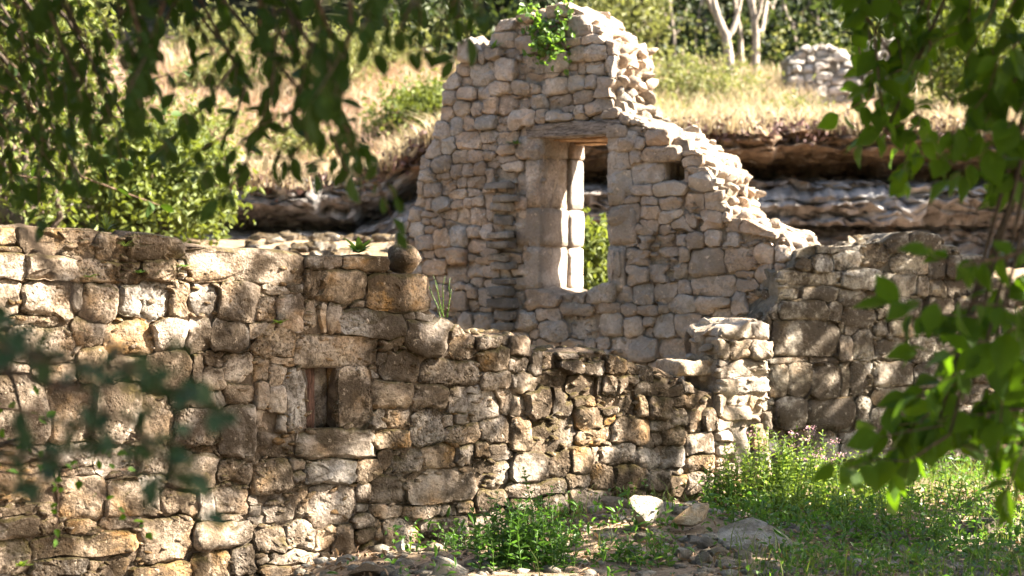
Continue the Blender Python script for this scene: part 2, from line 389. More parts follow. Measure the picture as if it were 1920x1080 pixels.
# ------------------------------------------------------------------ surveyed masonry: stones as left, bottom, right, top in cm on each wall's face
FRONT_STONES = '''-195 167 -173 179;-173 163 -168 178;-168 163 -130 176;-130 160 -114 175;-113 161 -82 175;-81 150 -8 168;-195 163 -169 166;-195 150 -170 163;-169 150 -144 162;-143 149 -117 159;-116 149 -106 161;-105 151 -86 161;-85 150 -79 160;-195 129 -171 150;-170 131 -145 150;-144 136 -138 149;-139 128 -120 149;-120 132 -107 147;-107 129 -90 150;-90 128 -79 150;-79 132 -62 147;-62 128 -38 149;-195 125 -178 129;-178 125 -152 132;-195 109 -178 125;-178 107 -144 125;-143 116 -126 129;-125 110 -100 129;-99 112 -80 129;-79 111 -67 128;-67 111 -44 128;-44 116 -28 127;-195 102 -165 108;-165 98 -144 107;-143 98 -126 115;-125 97 -104 110;-103 89 -77 111;-76 96 -70 111;-70 103 -57 110;-57 96 -40 110;-70 91 -58 102;-195 67 -156 101;-156 67 -133 97;-132 66 -108 96;-107 65 -89 89;-88 62 -62 80;-62 55 -40 83;-195 58 -157 66;-157 54 -133 66;-132 49 -109 65;-108 49 -89 63;-88 39 -62 56;-62 41 -40 55;-195 37 -152 56;-151 27 -126 49;-126 26 -108 47;-107 41 -94 48;-94 25 -75 39;-74 23 -64 38;-63 26 -44 41;-195 31 -153 37;-195 20 -161 30;-161 20 -148 28;-147 19 -133 25;-126 21 -109 29;-109 1 -76 24;-74 6 -44 20;-195 3 -168 19;-165 8 -109 20;-165 -1 -137 8;-136 -3 -112 6;-111 -7 -77 1;-76 -9 -53 5;-53 -10 -40 7;-8 158 2 164;2 158 13 164;13 157 44 164;-8 144 2 157;2 139 30 157;31 133 72 155;-40 127 -26 143;-26 123 -10 143;-9 122 2 139;2 122 5 138;6 120 13 137;13 118 54 133;54 128 63 132;63 128 73 131;-40 108 -15 123;-14 102 38 120;38 112 53 117;38 103 45 111;55 108 84 128;83 117 91 123;84 105 107 121;103 109 120 122;-40 95 -32 107;-32 94 -21 103;-28 103 -15 107;-21 68 -8 102;12 67 33 101;38 98 40 102;41 93 66 111;66 91 108 105;108 97 128 111;109 89 129 96;31 95 40 98;33 78 61 94;62 76 84 91;85 76 98 89;46 109 54 112;-40 81 -32 95;-32 78 -21 93;-40 69 -26 80;-26 69 -21 77;-40 54 -15 68;-14 51 36 67;35 67 44 77;45 66 60 77;60 56 81 76;37 55 60 65;79 64 91 73;90 67 99 73;83 55 108 67;99 69 120 84;98 69 106 73;121 74 129 87;108 56 129 69;-40 35 -18 53;-18 46 -9 53;-9 38 23 51;24 37 38 49;39 44 49 54;45 40 68 54;68 42 91 55;92 42 104 54;103 47 114 58;114 43 131 55;-40 30 -34 34;-34 16 -15 34;-14 21 -6 36;-5 14 23 38;24 26 34 36;33 24 57 39;58 22 104 42;104 30 129 45;-40 24 -34 29;-40 19 -32 24;-40 1 -21 18;-20 1 -1 17;-1 3 10 15;11 -3 23 14;22 11 37 18;34 16 54 24;55 16 80 22;-40 -4 -30 1;-30 -6 0 0;129 95 141 106;129 106 142 121;142 94 151 106;152 98 164 106;164 104 177 107;164 96 180 103;177 102 197 107;181 95 198 102;150 88 170 98;171 83 193 95;199 94 216 107;199 82 207 93;208 82 216 93;217 94 227 102;226 90 239 100;240 92 252 98;239 81 252 91;217 89 225 93;129 89 132 95;132 85 149 96;265 92 304 100;269 81 288 91;280 100 292 104;129 71 139 83;140 69 159 89;159 69 175 83;176 74 193 82;193 75 208 81;209 68 223 87;224 67 231 80;232 65 250 79;239 79 258 86;251 71 273 79;198 70 209 74;176 61 199 73;199 62 209 69;129 50 145 70;146 49 178 69;178 51 205 61;205 49 232 67;232 57 250 64;251 60 263 71;264 56 277 70;231 48 238 55;235 50 243 57;244 49 265 59;278 56 294 70;264 41 288 54;274 71 300 79;132 33 156 49;157 33 173 48;173 34 188 50;189 40 196 51;196 39 222 52;222 36 243 48;243 35 262 48;262 30 289 41;169 27 187 34;187 26 205 39;204 24 233 38;233 20 249 35;249 30 260 35;250 18 264 29;264 16 279 30;276 17 290 29;129 23 168 32'''
FRONT_OUTLINE = [(-2.26, -0.25), (-2.26, 1.785), (-1.83, 1.762), (-1.663, 1.763), (-1.333, 1.762), (-1.165, 1.718), (-1.136, 1.741), (-0.961, 1.736), (-0.826, 1.71), (-0.808, 1.677), (-0.135, 1.663), (-0.085, 1.643), (0.135, 1.637), (0.44, 1.635), (0.465, 1.545), (0.698, 1.54), (0.727, 1.516), (0.727, 1.333), (0.77, 1.302), (0.825, 1.283), (0.991, 1.202), (1.066, 1.176), (1.218, 1.187), (1.41, 1.179), (1.433, 1.099), (1.566, 1.081), (1.968, 1.069), (2.092, 1.047), (2.259, 0.988), (2.429, 0.968), (2.645, 0.877), (2.768, 0.813), (2.874, 0.797), (2.874, -0.25)]
FRONT_HOLES = [[(-0.068, 1.018), (0.121, 1.015), (0.121, 0.679), (-0.068, 0.687)]]
FRONT_NICHES = []
TOWER_STONES = '''-216 350 -199 361;-218 337 -196 349;-220 330 -208 337;-207 329 -193 336;-215 311 -196 329;-195 316 -172 331;-246 328 -230 346;-238 309 -216 326;-248 318 -238 327;-264 308 -249 318;-248 298 -234 308;-263 294 -250 306;-251 285 -238 297;-266 282 -253 292;-270 269 -258 281;-257 270 -245 284;-244 273 -233 284;-169 317 -150 331;-169 331 -153 338;-153 335 -137 342;-148 322 -118 334;-134 313 -118 321;-117 308 -106 322;-106 309 -94 322;-158 312 -142 316;-172 297 -149 312;-187 308 -170 316;-200 300 -183 309;-213 284 -195 299;-194 288 -183 299;-183 287 -169 299;-168 288 -145 300;-148 301 -135 311;-134 300 -123 309;-144 289 -129 301;-127 294 -106 308;-105 295 -85 304;-154 282 -144 290;-143 276 -135 289;-134 282 -113 292;-110 286 -98 295;-98 284 -85 293;-118 278 -107 285;-95 277 -81 284;-200 273 -177 287;-176 277 -168 286;-167 277 -145 284;-214 272 -200 283;-211 263 -193 272;-210 254 -195 261;-212 248 -195 253;-116 262 -98 272;-98 263 -84 271;-105 252 -93 260;-92 253 -84 262;-83 254 -61 269;-87 244 -52 254;-93 227 -70 242;-114 252 -105 261;-115 237 -98 251;-96 242 -87 253;-116 218 -96 237;-92 218 -76 227;-76 217 -49 226;-115 212 -101 218;-99 214 -87 218;-87 210 -74 217;-73 207 -56 216;-115 195 -87 211;-86 199 -71 210;-71 198 -53 206;-60 189 -47 197;-114 180 -90 193;-90 188 -73 198;-91 178 -76 187;-75 178 -57 190;-102 165 -76 178;-75 167 -54 177;-114 156 -103 177;-103 152 -81 165;-80 152 -61 166;-194 249 -173 263;-188 240 -172 248;-196 220 -173 239;-183 193 -173 219;-184 178 -173 192;-188 170 -173 178;-182 148 -173 169;-205 241 -189 247;-214 230 -195 240;-194 209 -184 218;-201 200 -184 209;-201 190 -185 199;-208 178 -189 188;-227 171 -209 179;-230 168 -189 176;-208 157 -200 167;-199 158 -183 167;-222 148 -183 156;-240 157 -223 167;-238 176 -223 187;-256 181 -241 197;-271 180 -258 194;-296 190 -283 200;-287 179 -272 189;-256 168 -241 179;-280 159 -260 172;-258 153 -240 165;-269 172 -257 179;-250 258 -229 272;-263 257 -251 268;-255 247 -239 258;-278 253 -264 266;-287 244 -275 251;-245 238 -234 246;-255 236 -246 246;-240 227 -225 235;-250 227 -241 235;-265 225 -251 234;-280 221 -266 232;-256 219 -241 225;-273 211 -258 219;-250 198 -238 211;-237 199 -225 212;-274 198 -264 205;-263 202 -251 210;-228 188 -216 198;-195 346 -178 356;-195 332 -171 345;-176 339 -153 353;-151 343 -130 357;-129 344 -112 358;-136 334 -119 340;-94 322 -80 335;-93 305 -78 320;-84 293 -71 303;-83 276 -69 291;-68 272 -53 284;-60 254 -41 267;-50 239 -32 251;-165 358 -146 365;-144 359 -123 364;-114 181 -91 195;-90 178 -76 189;-75 178 -56 189;-88 189 -72 199;-71 188 -62 194;-61 189 -41 202;-41 191 -22 203;-57 180 -48 188;-48 176 -35 189;-34 180 -23 192;-22 180 -8 188;-21 189 -6 196;-6 180 17 193;-104 166 -74 177;-74 167 -54 181;-54 168 -47 178;-47 157 -19 177;-19 162 6 179;6 166 21 179;-116 155 -104 177;-104 152 -82 165;-79 152 -61 166;-60 155 -49 167;-49 157 -45 161;-45 141 -8 157;-8 147 7 155;7 153 21 164;-8 156 3 161;-128 138 -108 152;-108 137 -94 151;-93 135 -76 151;-76 137 -57 152;-56 142 -46 154;-63 130 -42 141;-41 129 -13 142;-155 127 -128 137;-127 130 -122 135;-121 129 -104 137;-103 126 -90 136;-89 127 -74 134;-72 130 -65 137;-121 111 -100 129;-102 111 -85 126;-84 120 -76 125;-76 110 -58 128;-58 111 -36 128;-149 110 -123 127;-172 108 -149 122;-177 123 -156 134;-194 115 -177 129;-175 100 -155 108;-155 102 -136 109;-136 102 -126 109;-126 101 -115 110;-114 96 -95 110;-94 92 -73 110;-73 91 -48 109;-82 110 -77 117;-187 131 -158 148;-199 131 -187 145;-12 129 0 146;1 136 17 146;-28 126 -13 137;-12 124 0 128;-35 114 -24 124;-52 204 -36 219;-34 205 -17 220;-16 203 1 214;-52 190 -41 203;-40 190 -22 205;-22 189 -7 196;-6 181 23 195;24 179 44 194;-45 220 -9 234;2 199 23 214;-7 218 9 234;-30 237 -8 250;-52 243 -32 256;-21 177 -6 188'''
TOWER_OUTLINE = [(-3.188, -0.2), (-3.188, 1.574), (-3.11, 1.789), (-3.074, 1.919), (-2.971, 2.046), (-2.894, 2.217), (-2.864, 2.388), (-2.843, 2.516), (-2.767, 2.642), (-2.696, 2.767), (-2.661, 2.872), (-2.626, 2.998), (-2.631, 3.084), (-2.546, 3.186), (-2.466, 3.308), (-2.466, 3.461), (-2.327, 3.469), (-2.268, 3.347), (-2.21, 3.377), (-2.19, 3.502), (-2.107, 3.589), (-1.866, 3.626), (-1.747, 3.663), (-1.511, 3.67), (-1.371, 3.603), (-1.334, 3.518), (-1.233, 3.479), (-1.206, 3.387), (-1.087, 3.363), (-1.105, 3.283), (-1.069, 3.224), (-1.114, 3.138), (-1.078, 3.063), (-1.132, 3.001), (-1.105, 2.926), (-1.032, 2.89), (-1.014, 2.808), (-0.888, 2.762), (-0.816, 2.686), (-0.63, 2.678), (-0.612, 2.606), (-0.498, 2.585), (-0.472, 2.505), (-0.35, 2.484), (-0.359, 2.398), (-0.264, 2.355), (-0.272, 2.249), (-0.161, 2.218), (-0.204, 2.117), (-0.144, 2.06), (-0.161, 1.998), (0.001, 1.979), (0.127, 1.922), (0.261, 1.873), (0.319, 1.802), (0.352, 1.717), (0.352, -0.2)]
TOWER_HOLES = [[(-1.728, 2.655), (-1.151, 2.689), (-1.151, 1.534), (-1.325, 1.461), (-1.567, 1.429), (-1.747, 1.495)]]
TOWER_NICHES = [[(-0.678, 2.432), (-0.524, 2.435), (-0.516, 2.287), (-0.674, 2.284)]]
RIGHT_STONES = '''4 171 36 180;37 173 55 179;49 161 71 173;72 161 94 179;95 174 114 189;114 173 138 188;98 157 128 173;139 172 157 180;129 155 144 172;145 155 157 172;158 155 178 173;7 150 55 160;23 139 53 149;58 147 87 161;90 142 118 159;119 142 128 157;53 136 76 147;78 134 88 145;91 126 126 141;7 125 44 139;44 124 56 137;58 119 84 132;59 113 73 119;84 113 95 125;96 113 128 124;0 99 53 124;54 97 64 112;66 96 83 118;84 95 111 111;112 93 135 111;-4 94 29 98;31 93 53 97;-4 71 11 93;12 70 31 93;31 69 55 92;55 69 63 93;64 70 81 94;83 76 116 93;118 74 141 91;84 60 118 74;129 141 144 153;145 142 164 154;128 127 149 140;151 127 175 141;177 134 196 154;129 112 161 126;136 94 171 110;142 75 168 92;-4 48 2 68;2 47 27 67;27 44 68 67;69 44 80 66;-4 41 8 48;-4 17 7 40;8 18 53 45;55 37 69 43;56 21 81 36;82 30 101 59;83 23 101 29;102 32 118 56;84 1 109 22;111 3 159 19;119 21 146 34;147 19 193 35;-4 -4 16 16;18 -7 37 17;38 -10 67 15;68 -4 82 18;81 -16 95 0;112 -2 161 2;112 -22 161 -3;162 -7 193 16;171 -23 212 -9;178 2 212 18;170 37 212 60;128 38 168 61'''
RIGHT_OUTLINE = [(-0.102, -0.2), (-0.102, 1.095), (-0.072, 1.247), (0.056, 1.4), (0.056, 1.599), (0.176, 1.63), (0.22, 1.746), (0.35, 1.786), (0.524, 1.768), (0.7, 1.789), (0.945, 1.822), (1.012, 1.882), (1.192, 1.896), (1.383, 1.874), (1.419, 1.796), (1.557, 1.789), (1.58, 1.726), (1.788, 1.711), (1.881, 1.56), (2.116, 1.541), (2.738, 1.482), (3.08, 1.4), (3.08, -0.2)]
RIGHT_HOLES = []
RIGHT_NICHES = []
PIER_STONES = '''290 79 307 89;300 90 332 99;307 79 332 88;295 114 318 126;290 103 301 113;301 103 317 113;317 103 332 113;318 114 332 125;290 49 301 55;295 62 317 71;300 72 317 78;317 60 330 78;290 56 303 61;290 41 301 48;302 35 318 61;319 42 330 60;295 36 301 41;291 28 304 35;291 14 330 27;305 27 330 34;320 34 330 42'''
PIER_OUTLINE = [(2.892, -0.2), (2.892, 0.807), (2.905, 0.925), (2.923, 1.006), (2.905, 1.129), (2.919, 1.203), (2.99, 1.24), (3.067, 1.229), (3.145, 1.266), (3.25, 1.262), (3.338, 1.234), (3.338, -0.2)]
PIER_HOLES = []
PIER_NICHES = []

# ------------------------------------------------------------------ rocks
def ico(sub):
    import bmesh
    bm = bmesh.new(); bmesh.ops.create_icosphere(bm, subdivisions=sub, radius=1)
    v = np.array([p.co[:] for p in bm.verts]); f = [[q.index for q in p.verts] for p in bm.faces]
    bm.free(); return v, f
ICO2, ICO3 = ico(2), ico(3)

def rock_verts(seed, dims, sub=2, cuts=9, rough=.12, lo=.62):
    rg = np.random.default_rng(seed)
    v, f = (ICO2 if sub == 2 else ICO3)
    v = v.copy()
    for _ in range(cuts):
        n = rg.normal(size=3); n /= np.linalg.norm(n)
        d = rg.uniform(lo, .88)
        s = v @ n
        v = v - np.outer(np.clip(s - d, 0, None), n)
    o = rg.uniform(0, 50, 3)
    for k in range(len(v)):
        p = Vector(v[k] * 1.6 + o)
        v[k] *= 1 + rough * mnoise.noise(p) + rough * .5 * mnoise.noise(p * 2.7)
    v = v / np.abs(v).max(0)
    return v * (np.array(dims) / 2), f

ROCKS = {}
def rock_mesh(mat, k):
    key = (mat, k)
    if key not in ROCKS:
        v, f = rock_verts(100 + k, (1, .85, .7), 2, 10, .1, .58)
        ROCKS[key] = mesh('stone', v, f, M[mat], True, 42)
    return ROCKS[key]

# ------------------------------------------------------------------ masonry
class Frame:
    """A wall's own axes: u along it, z up, d out of its face."""
    def __init__(s, ox, oy, deg):
        a = R(deg); s.o = Vector((ox, oy, 0)); s.t = Vector((math.cos(a), math.sin(a), 0)); s.n = Vector((math.sin(a), -math.cos(a), 0))
        s.deg = deg
    def p(s, u, z, d=0): return s.o + s.t * u + s.n * d + Vector((0, 0, z))

def in_poly(px, py, poly):
    inside = np.zeros(px.shape, bool)
    n = len(poly)
    for i in range(n):
        x0, y0 = poly[i]; x1, y1 = poly[(i + 1) % n]
        if y0 == y1: continue
        c = ((y0 > py) != (y1 > py)) & (px < (x1 - x0) * (py - y0) / (y1 - y0) + x0)
        inside ^= c
    return inside

def dressed_stone(rg, pts, thick, bulge, proud, edge, rough, nrings=5):
    """A stone from its face outline: pts are (u, z) about its centre; returns verts as (u, z, d) and faces."""
    pts = np.array(pts); N = len(pts)
    r = np.linalg.norm(pts, axis=1); rmin = max(.012, np.percentile(r, 12))
    rings = [(-thick, .95, 0), (-.045, 1.0, 0), (-edge, 1.0, 0)]
    ins = [.09, .26, .55] if nrings == 5 else [.06, .17, .36, .62]
    for q in ins: rings.append((0, 1, q))
    ext = np.maximum(np.abs(pts).max(0), .03)
    tilt = rg.normal(0, .006, 2) / ext
    planes = [(rg.uniform(.25, .95) * bulge, rg.normal(0, .45) * bulge / ext[0], rg.normal(0, .45) * bulge / ext[1]) for _ in range(6)]
    chips = [(math.cos(q), math.sin(q), rg.uniform(.62, .95), rg.uniform(.5, 1.4)) for q in rg.uniform(0, 6.283, 2)]
    V = []; o = rg.uniform(0, 90, 3)
    jit = 1 + rg.normal(0, .03, N)
    for (d, s, q) in rings:
        rr = r * s * (jit if q else 1) - q * rmin
        k = np.maximum(rr, .15 * r * (1 - q)) / r
        P = pts * k[:, None]
        for (a, b) in P:
            if q:
                dd = -edge + (edge + bulge) * (1 - (1 - q) ** 3.6)
                for (c0, ga, gb) in planes: dd = min(dd, c0 + ga * a + gb * b)
                for (cx, cz, co, sl) in chips:
                    over = (a / ext[0] * cx + b / ext[1] * cz) - co
                    if over > 0: dd -= over * min(ext) * sl * .6
            else: dd = d
            e = dd + proud + (tilt[0] * a + tilt[1] * b if d > -.05 else 0)
            if q or d > -.04:
                w = Vector((a * 11 + o[0], b * 11 + o[1], o[2]))
                e += rough * mnoise.noise(w) + rough * .7 * mnoise.noise(w * 2.9)
                a += rough * .5 * mnoise.noise(w * 2 + Vector((9, 3, 1))); b += rough * .5 * mnoise.noise(w * 2 + Vector((2, 7, 5)))
            V.append((a, b, e))
    w = Vector((o[0], o[1], o[2]))
    V.append((0, 0, min([bulge] + [p[0] for p in planes]) + proud + rough * mnoise.noise(w)))
    F = []
    nr = len(rings)
    for k in range(nr - 1):
        for i in range(N):
            j = (i + 1) % N
            F.append((k * N + i, k * N + j, (k + 1) * N + j, (k + 1) * N + i))
    c = nr * N
    for i in range(N): F.append(((nr - 1) * N + i, (nr - 1) * N + (i + 1) % N, c))
    return V, F

def lay_face(outline, holes, rects, res, auto, rg, gap, N, warp=.02, maxd=.035):
    """Fills a wall face with stones that fit against each other; returns [(centre, outline points)]."""
    us = [p[0] for p in outline]; zs = [p[1] for p in outline]
    u0, z0 = min(us) - .1, min(zs); nu = int((max(us) + .1 - u0) / res) + 1; nz = int((max(zs) + .1 - z0) / res) + 1
    U, Z = np.meshgrid(u0 + (np.arange(nu) + .5) * res, z0 + (np.arange(nz) + .5) * res)
    mask = in_poly(U, Z, outline)
    for h in holes: mask &= ~in_poly(U, Z, h)
    Uw = U + warp * 2 * (fnoise(U * 7, Z * 7, 51, 3) - .5) + warp * .8 * (fnoise(U * 25, Z * 25, 57, 2) - .5)
    Zw = Z + warp * 2 * (fnoise(U * 7, Z * 7, 61, 3) - .5) + warp * .8 * (fnoise(U * 25, Z * 25, 67, 2) - .5)
    best = np.full(U.shape, 9.); lab = np.full(U.shape, -1)
    def stamp(k, r):
        a, b, c, d = r
        i0 = max(0, int((a - .1 - u0) / res)); i1 = min(nu, int((c + .1 - u0) / res) + 1)
        j0 = max(0, int((b - .1 - z0) / res)); j1 = min(nz, int((d + .1 - z0) / res) + 1)
        if i1 <= i0 or j1 <= j0: return
        s = (slice(j0, j1), slice(i0, i1))
        hx, hz = (c - a) / 2, (d - b) / 2
        rad = min(hx, hz) * .5
        qx = np.abs(Uw[s] - (a + c) / 2) - hx + rad; qz = np.abs(Zw[s] - (b + d) / 2) - hz + rad
        sd = np.hypot(np.maximum(qx, 0), np.maximum(qz, 0)) + np.minimum(np.maximum(qx, qz), 0) - rad
        win = sd < best[s]
        best[s] = np.where(win, sd, best[s]); lab[s] = np.where(win, k, lab[s])
    rects = list(rects)
    for k, r in enumerate(rects): stamp(k, r)
    free = mask & (best > .012)
    tries = 0
    while tries < 5000 and free.any():
        tries += 1
        if tries % 40 == 1:
            jj, ii = np.nonzero(free)
            if len(jj) < 20: break
        q = rg.integers(len(jj)); j, i = jj[q], ii[q]
        if not free[j, i]: continue
        W = rg.uniform(*auto[0]); H = rg.uniform(*auto[1])
        a = b = 0; i0 = i1 = i; j0 = j1 = j; grow = [1, 1, 1, 1]
        while any(grow):
            for g in range(4):
                if not grow[g]: continue
                if g < 2 and (i1 - i0 + 1) * res > W or g > 1 and (j1 - j0 + 1) * res > H: grow[g] = 0; continue
                if g == 0: ok = i0 > 0 and free[j0:j1 + 1, i0 - 1].mean() > .8; i0 -= ok
                elif g == 1: ok = i1 < nu - 1 and free[j0:j1 + 1, i1 + 1].mean() > .8; i1 += ok
                elif g == 2: ok = j0 > 0 and free[j0 - 1, i0:i1 + 1].mean() > .8; j0 -= ok
                else: ok = j1 < nz - 1 and free[j1 + 1, i0:i1 + 1].mean() > .8; j1 += ok
                if not ok: grow[g] = 0
        w, h = (i1 - i0 + 1) * res, (j1 - j0 + 1) * res
        if min(w, h) < .028 or w * h < .0022:
            free[j, i] = tries % 3 == 0 and False
            continue
        r = (u0 + i0 * res, z0 + j0 * res, u0 + (i1 + 1) * res, z0 + (j1 + 1) * res)
        rects.append(r); stamp(len(rects) - 1, r)
        free &= ~(best < .012)
    lab = np.where(mask & (best < maxd), lab, -1)
    out = []
    for k, (a, b, c, d) in enumerate(rects):
        cx, cz = (a + c) / 2, (b + d) / 2; hw, hh = (c - a) / 2, (d - b) / 2
        i = int((cx - u0) / res); j = int((cz - z0) / res)
        if not (0 <= i < nu and 0 <= j < nz) or lab[j, i] != k: continue
        pts = []
        for q in range(N):
            an = 2 * math.pi * (q + .5 * (k % 2)) / N
            # spread the rays over the stone's sides according to its proportions
            dx, dz = math.cos(an), math.sin(an)
            m = max(abs(dx), abs(dz)); dx, dz = dx / m * hw, dz / m * hh
            L = math.hypot(dx, dz); dx, dz = dx / L, dz / L
            s = .3 * L
            while s < L + .09:
                ii, jj = int((cx + dx * s - u0) / res), int((cz + dz * s - z0) / res)
                if not (0 <= ii < nu and 0 <= jj < nz) or lab[jj, ii] != k: break
                s += res * .5
            s = max(.012, s - gap)
            pts.append([dx, dz, s])
        s = np.array([p[2] for p in pts])
        s2 = .12 * np.roll(s, 1) + .76 * s + .12 * np.roll(s, -1)
        s = np.minimum(s, s2 * 1.04) * .5 + s2 * .5
        out.append(((cx, cz), [(p[0] * q, p[1] * q) for p, q in zip(pts, s)]))
    return out

def core_mesh(fr, outline, holes, d0, d1, mat, rg, base, jag=.0, through_side=True):
    """The rubble core between depths d0 (front) and d1 (back) behind the facing stones."""
    pts = [Vector(p) for p in outline]; edges = []; n = len(pts)
    def dens(poly):
        q = []
        for i in range(len(poly)):
            a = Vector(poly[i]); b = Vector(poly[(i + 1) % len(poly)]); L = (b - a).length
            m = max(1, int(L / .12))
            for k in range(m): q.append(a + (b - a) * (k / m))
        return q
    loops = [dens(outline)] + [dens(h) for h in holes]
    P = []; E = []
    for lp in loops:
        s = len(P); P += lp; E += [(s + i, s + (i + 1) % len(lp)) for i in range(len(lp))]
    us = [p[0] for p in outline]; zs = [p[1] for p in outline]
    nb = len(P)
    gu, gzz = np.meshgrid(np.arange(min(us), max(us), .1), np.arange(min(zs), max(zs), .1))
    gu = gu + rg.uniform(-.03, .03, gu.shape); gzz = gzz + rg.uniform(-.03, .03, gu.shape)
    ok = in_poly(gu, gzz, outline)
    for h in holes: ok &= ~in_poly(gu, gzz, h)
    P += [Vector((a, b)) for a, b in zip(gu[ok], gzz[ok])]
    vs, es, fs, ov, oe, of = delaunay_2d_cdt(P, E, [], 0, 1e-5)
    keep = []
    for f in fs:
        c = (vs[f[0]] + vs[f[1]] + vs[f[2]]) / 3
        a = np.array([c[0]]); b = np.array([c[1]])
        if in_poly(a, b, outline)[0] and not any(in_poly(a, b, h)[0] for h in holes): keep.append(f)
    V = []; F = []
    nv = len(vs)
    for d, amp in ((d0, .016), (d1, .03)):
        for p in vs:
            e = amp * 2 * mnoise.noise(Vector((p[0] * 9, p[1] * 9, d)))
            V.append((fr.p(p[0], p[1], d + e) - base)[:])
    for f in keep:
        F.append(tuple(f)); F.append(tuple(q + nv for q in reversed(f)))
    cnt = {}
    for f in keep:
        for i in range(3):
            a, b = f[i], f[(i + 1) % 3]; cnt.setdefault((min(a, b), max(a, b)), []).append((a, b))
    steps = 4
    for key, l in cnt.items():
        if len(l) != 1: continue
        a, b = l[0]
        s = len(V)
        for k in range(1, steps):
            for p in (vs[a], vs[b]):
                q = k / steps
                w = Vector((p[0] * 7, p[1] * 7, q * 5))
                V.append((fr.p(p[0] + jag * mnoise.noise(w), p[1] + jag * mnoise.noise(w + Vector((5, 5, 5))), d0 + (d1 - d0) * q) - base)[:])
        ca, cb = [a] + [s + 2 * k for k in range(steps - 1)] + [a + nv], [b] + [s + 2 * k + 1 for k in range(steps - 1)] + [b + nv]
        for k in range(steps): F.append((ca[k], ca[k + 1], cb[k + 1], cb[k]))
    return mesh('core', V, F, mat, False)

def build_wall(thing, fr, outline, holes, niches, table, T, mat, core, auto, seed, gap, N, bulge, edge, rough, nrings, proud=.012, warp=.02, cap=300, res=.01, mortar=-.036, jag=.05):
    rg = np.random.default_rng(seed)
    base = thing.location
    rects = [tuple(int(q) / 100 for q in r.split()) for r in table.split(';')]
    stones = lay_face(outline, holes + niches, rects, res, auto, rg, gap, N, warp)
    stones.sort(key=lambda s: -np.prod(np.ptp(np.array(s[1]), axis=0)))
    restV, restF = [], []
    for k, ((cu, cz), pts) in enumerate(stones):
        size = min(np.ptp(np.array(pts), axis=0))
        V, F = dressed_stone(rg, pts, .13 if size > .09 else .07, bulge * min(1, size / .16) * rg.uniform(.35, 1.5), rg.normal(0, proud) - (.012 if size < .08 else 0), min(edge, size * .22) * rg.uniform(.5, 1.4), rough * min(1, size / .14), nrings)
        if k < cap:
            c = fr.p(cu, cz, 0)
            W = [(fr.t * a + fr.n * e + Vector((0, 0, b)))[:] for a, b, e in V]
            link('stone', mesh('stone', W, F, M[mat], True, 34), thing, c - base)
        else:
            s = len(restV)
            restV += [(fr.p(cu + a, cz + b, e) - base)[:] for a, b, e in V]; restF += [tuple(q + s for q in f) for f in F]
    if restV: tag(link('small_stones', mesh('small_stones', restV, restF, M[mat]), thing), kind='stuff')
    link('core', core_mesh(fr, outline, holes + niches, mortar, -.28, M[core], rg, base, jag), thing)
    link('core', core_mesh(fr, outline, holes, -.283, -T, M[core], rg, base, jag), thing)
    # chips wedged in the joints
    us = [p[0] for p in outline]; zs = [p[1] for p in outline]
    n = int((max(us) - min(us)) * (max(zs) - min(zs)) * 190)
    a = rg.uniform(min(us), max(us), n); b = rg.uniform(min(zs), max(zs), n)
    ok = in_poly(a, b, outline)
    for h in holes + niches: ok &= ~in_poly(a, b, h)
    V, F = [], []
    for u, z in zip(a[ok], b[ok]):
        v, f = rock_verts(int(rg.integers(1e6)), (rg.uniform(.03, .08), rg.uniform(.03, .05), rg.uniform(.015, .04)), 2, 5) if len(V) < 0 else CHIP[int(rg.integers(len(CHIP)))]
        sc = rg.uniform(.6, 1.3); s = len(V); an = rg.normal(0, .3)
        for q in v:
            x, y, zz = q * sc; x, zz = x * math.cos(an) - zz * math.sin(an), x * math.sin(an) + zz * math.cos(an)
            V.append((fr.p(u + x, z + zz, mortar + .012 + y) - base)[:])
        F += [tuple(q + s for q in g) for g in f]
    if V: tag(link('joint_chips', mesh('joint_chips', V, F, M[mat]), thing), kind='stuff')
    return stones

from mathutils import geometry
_icov1, _icof1 = None, None
import bmesh
def _ico1():
    bm = bmesh.new(); bmesh.ops.create_icosphere(bm, subdivisions=1, radius=1)
    v = np.array([p.co[:] for p in bm.verts]); f = [tuple(q.index for q in p.verts) for p in bm.faces]; bm.free(); return v, f
ICO1 = _ico1()
CHIP = []
for k in range(10):
    rg = np.random.default_rng(k + 300)
    v = ICO1[0] * rg.uniform(.75, 1.2, (len(ICO1[0]), 1)) * np.array([rg.uniform(.018, .042), .026, rg.uniform(.009, .02)])
    CHIP.append((v, ICO1[1]))

def top_edge(outline, u):
    """Height of a wall's outline above u (its highest crossing)."""
    z = None
    for (a, b), (c, d) in zip(outline, outline[1:] + outline[:1]):
        if a != c and min(a, c) <= u <= max(a, c):
            q = b + (d - b) * (u - a) / (c - a); z = q if z is None else max(z, q)
    return z

def cap_stones(thing, fr, path, T, mat, size, rg, name='cap_stone', rows=3, sink=.35):
    """Loose rubble lying along a broken edge, across the thickness of the wall."""
    base = thing.location
    k = 0
    for (a, b), (c, d) in zip(path[:-1], path[1:]):
        L = math.hypot(c - a, d - b); m = max(1, int(L / (size * .85)))
        for i in range(m):
            q = (i + rg.uniform(.2, .8)) / m
            for r in range(rows):
                dep = -(r + rg.uniform(.25, .75)) / rows * (T - .10) - .08
                s = size * rg.uniform(.55, 1.25)
                o = link(name, rock_mesh(mat, int(rg.integers(12))), thing, fr.p(a + (c - a) * q, b + (d - b) * q - s * .35 * sink + rg.normal(0, .012), dep) - base)
                o.scale = (s * rg.uniform(.8, 1.4), s * rg.uniform(.8, 1.3), s * rg.uniform(.5, 1.1))
                o.rotation_euler = (rg.normal(0, .4), rg.normal(0, .4), R(fr.deg) + rg.normal(0, .5))
                k += 1

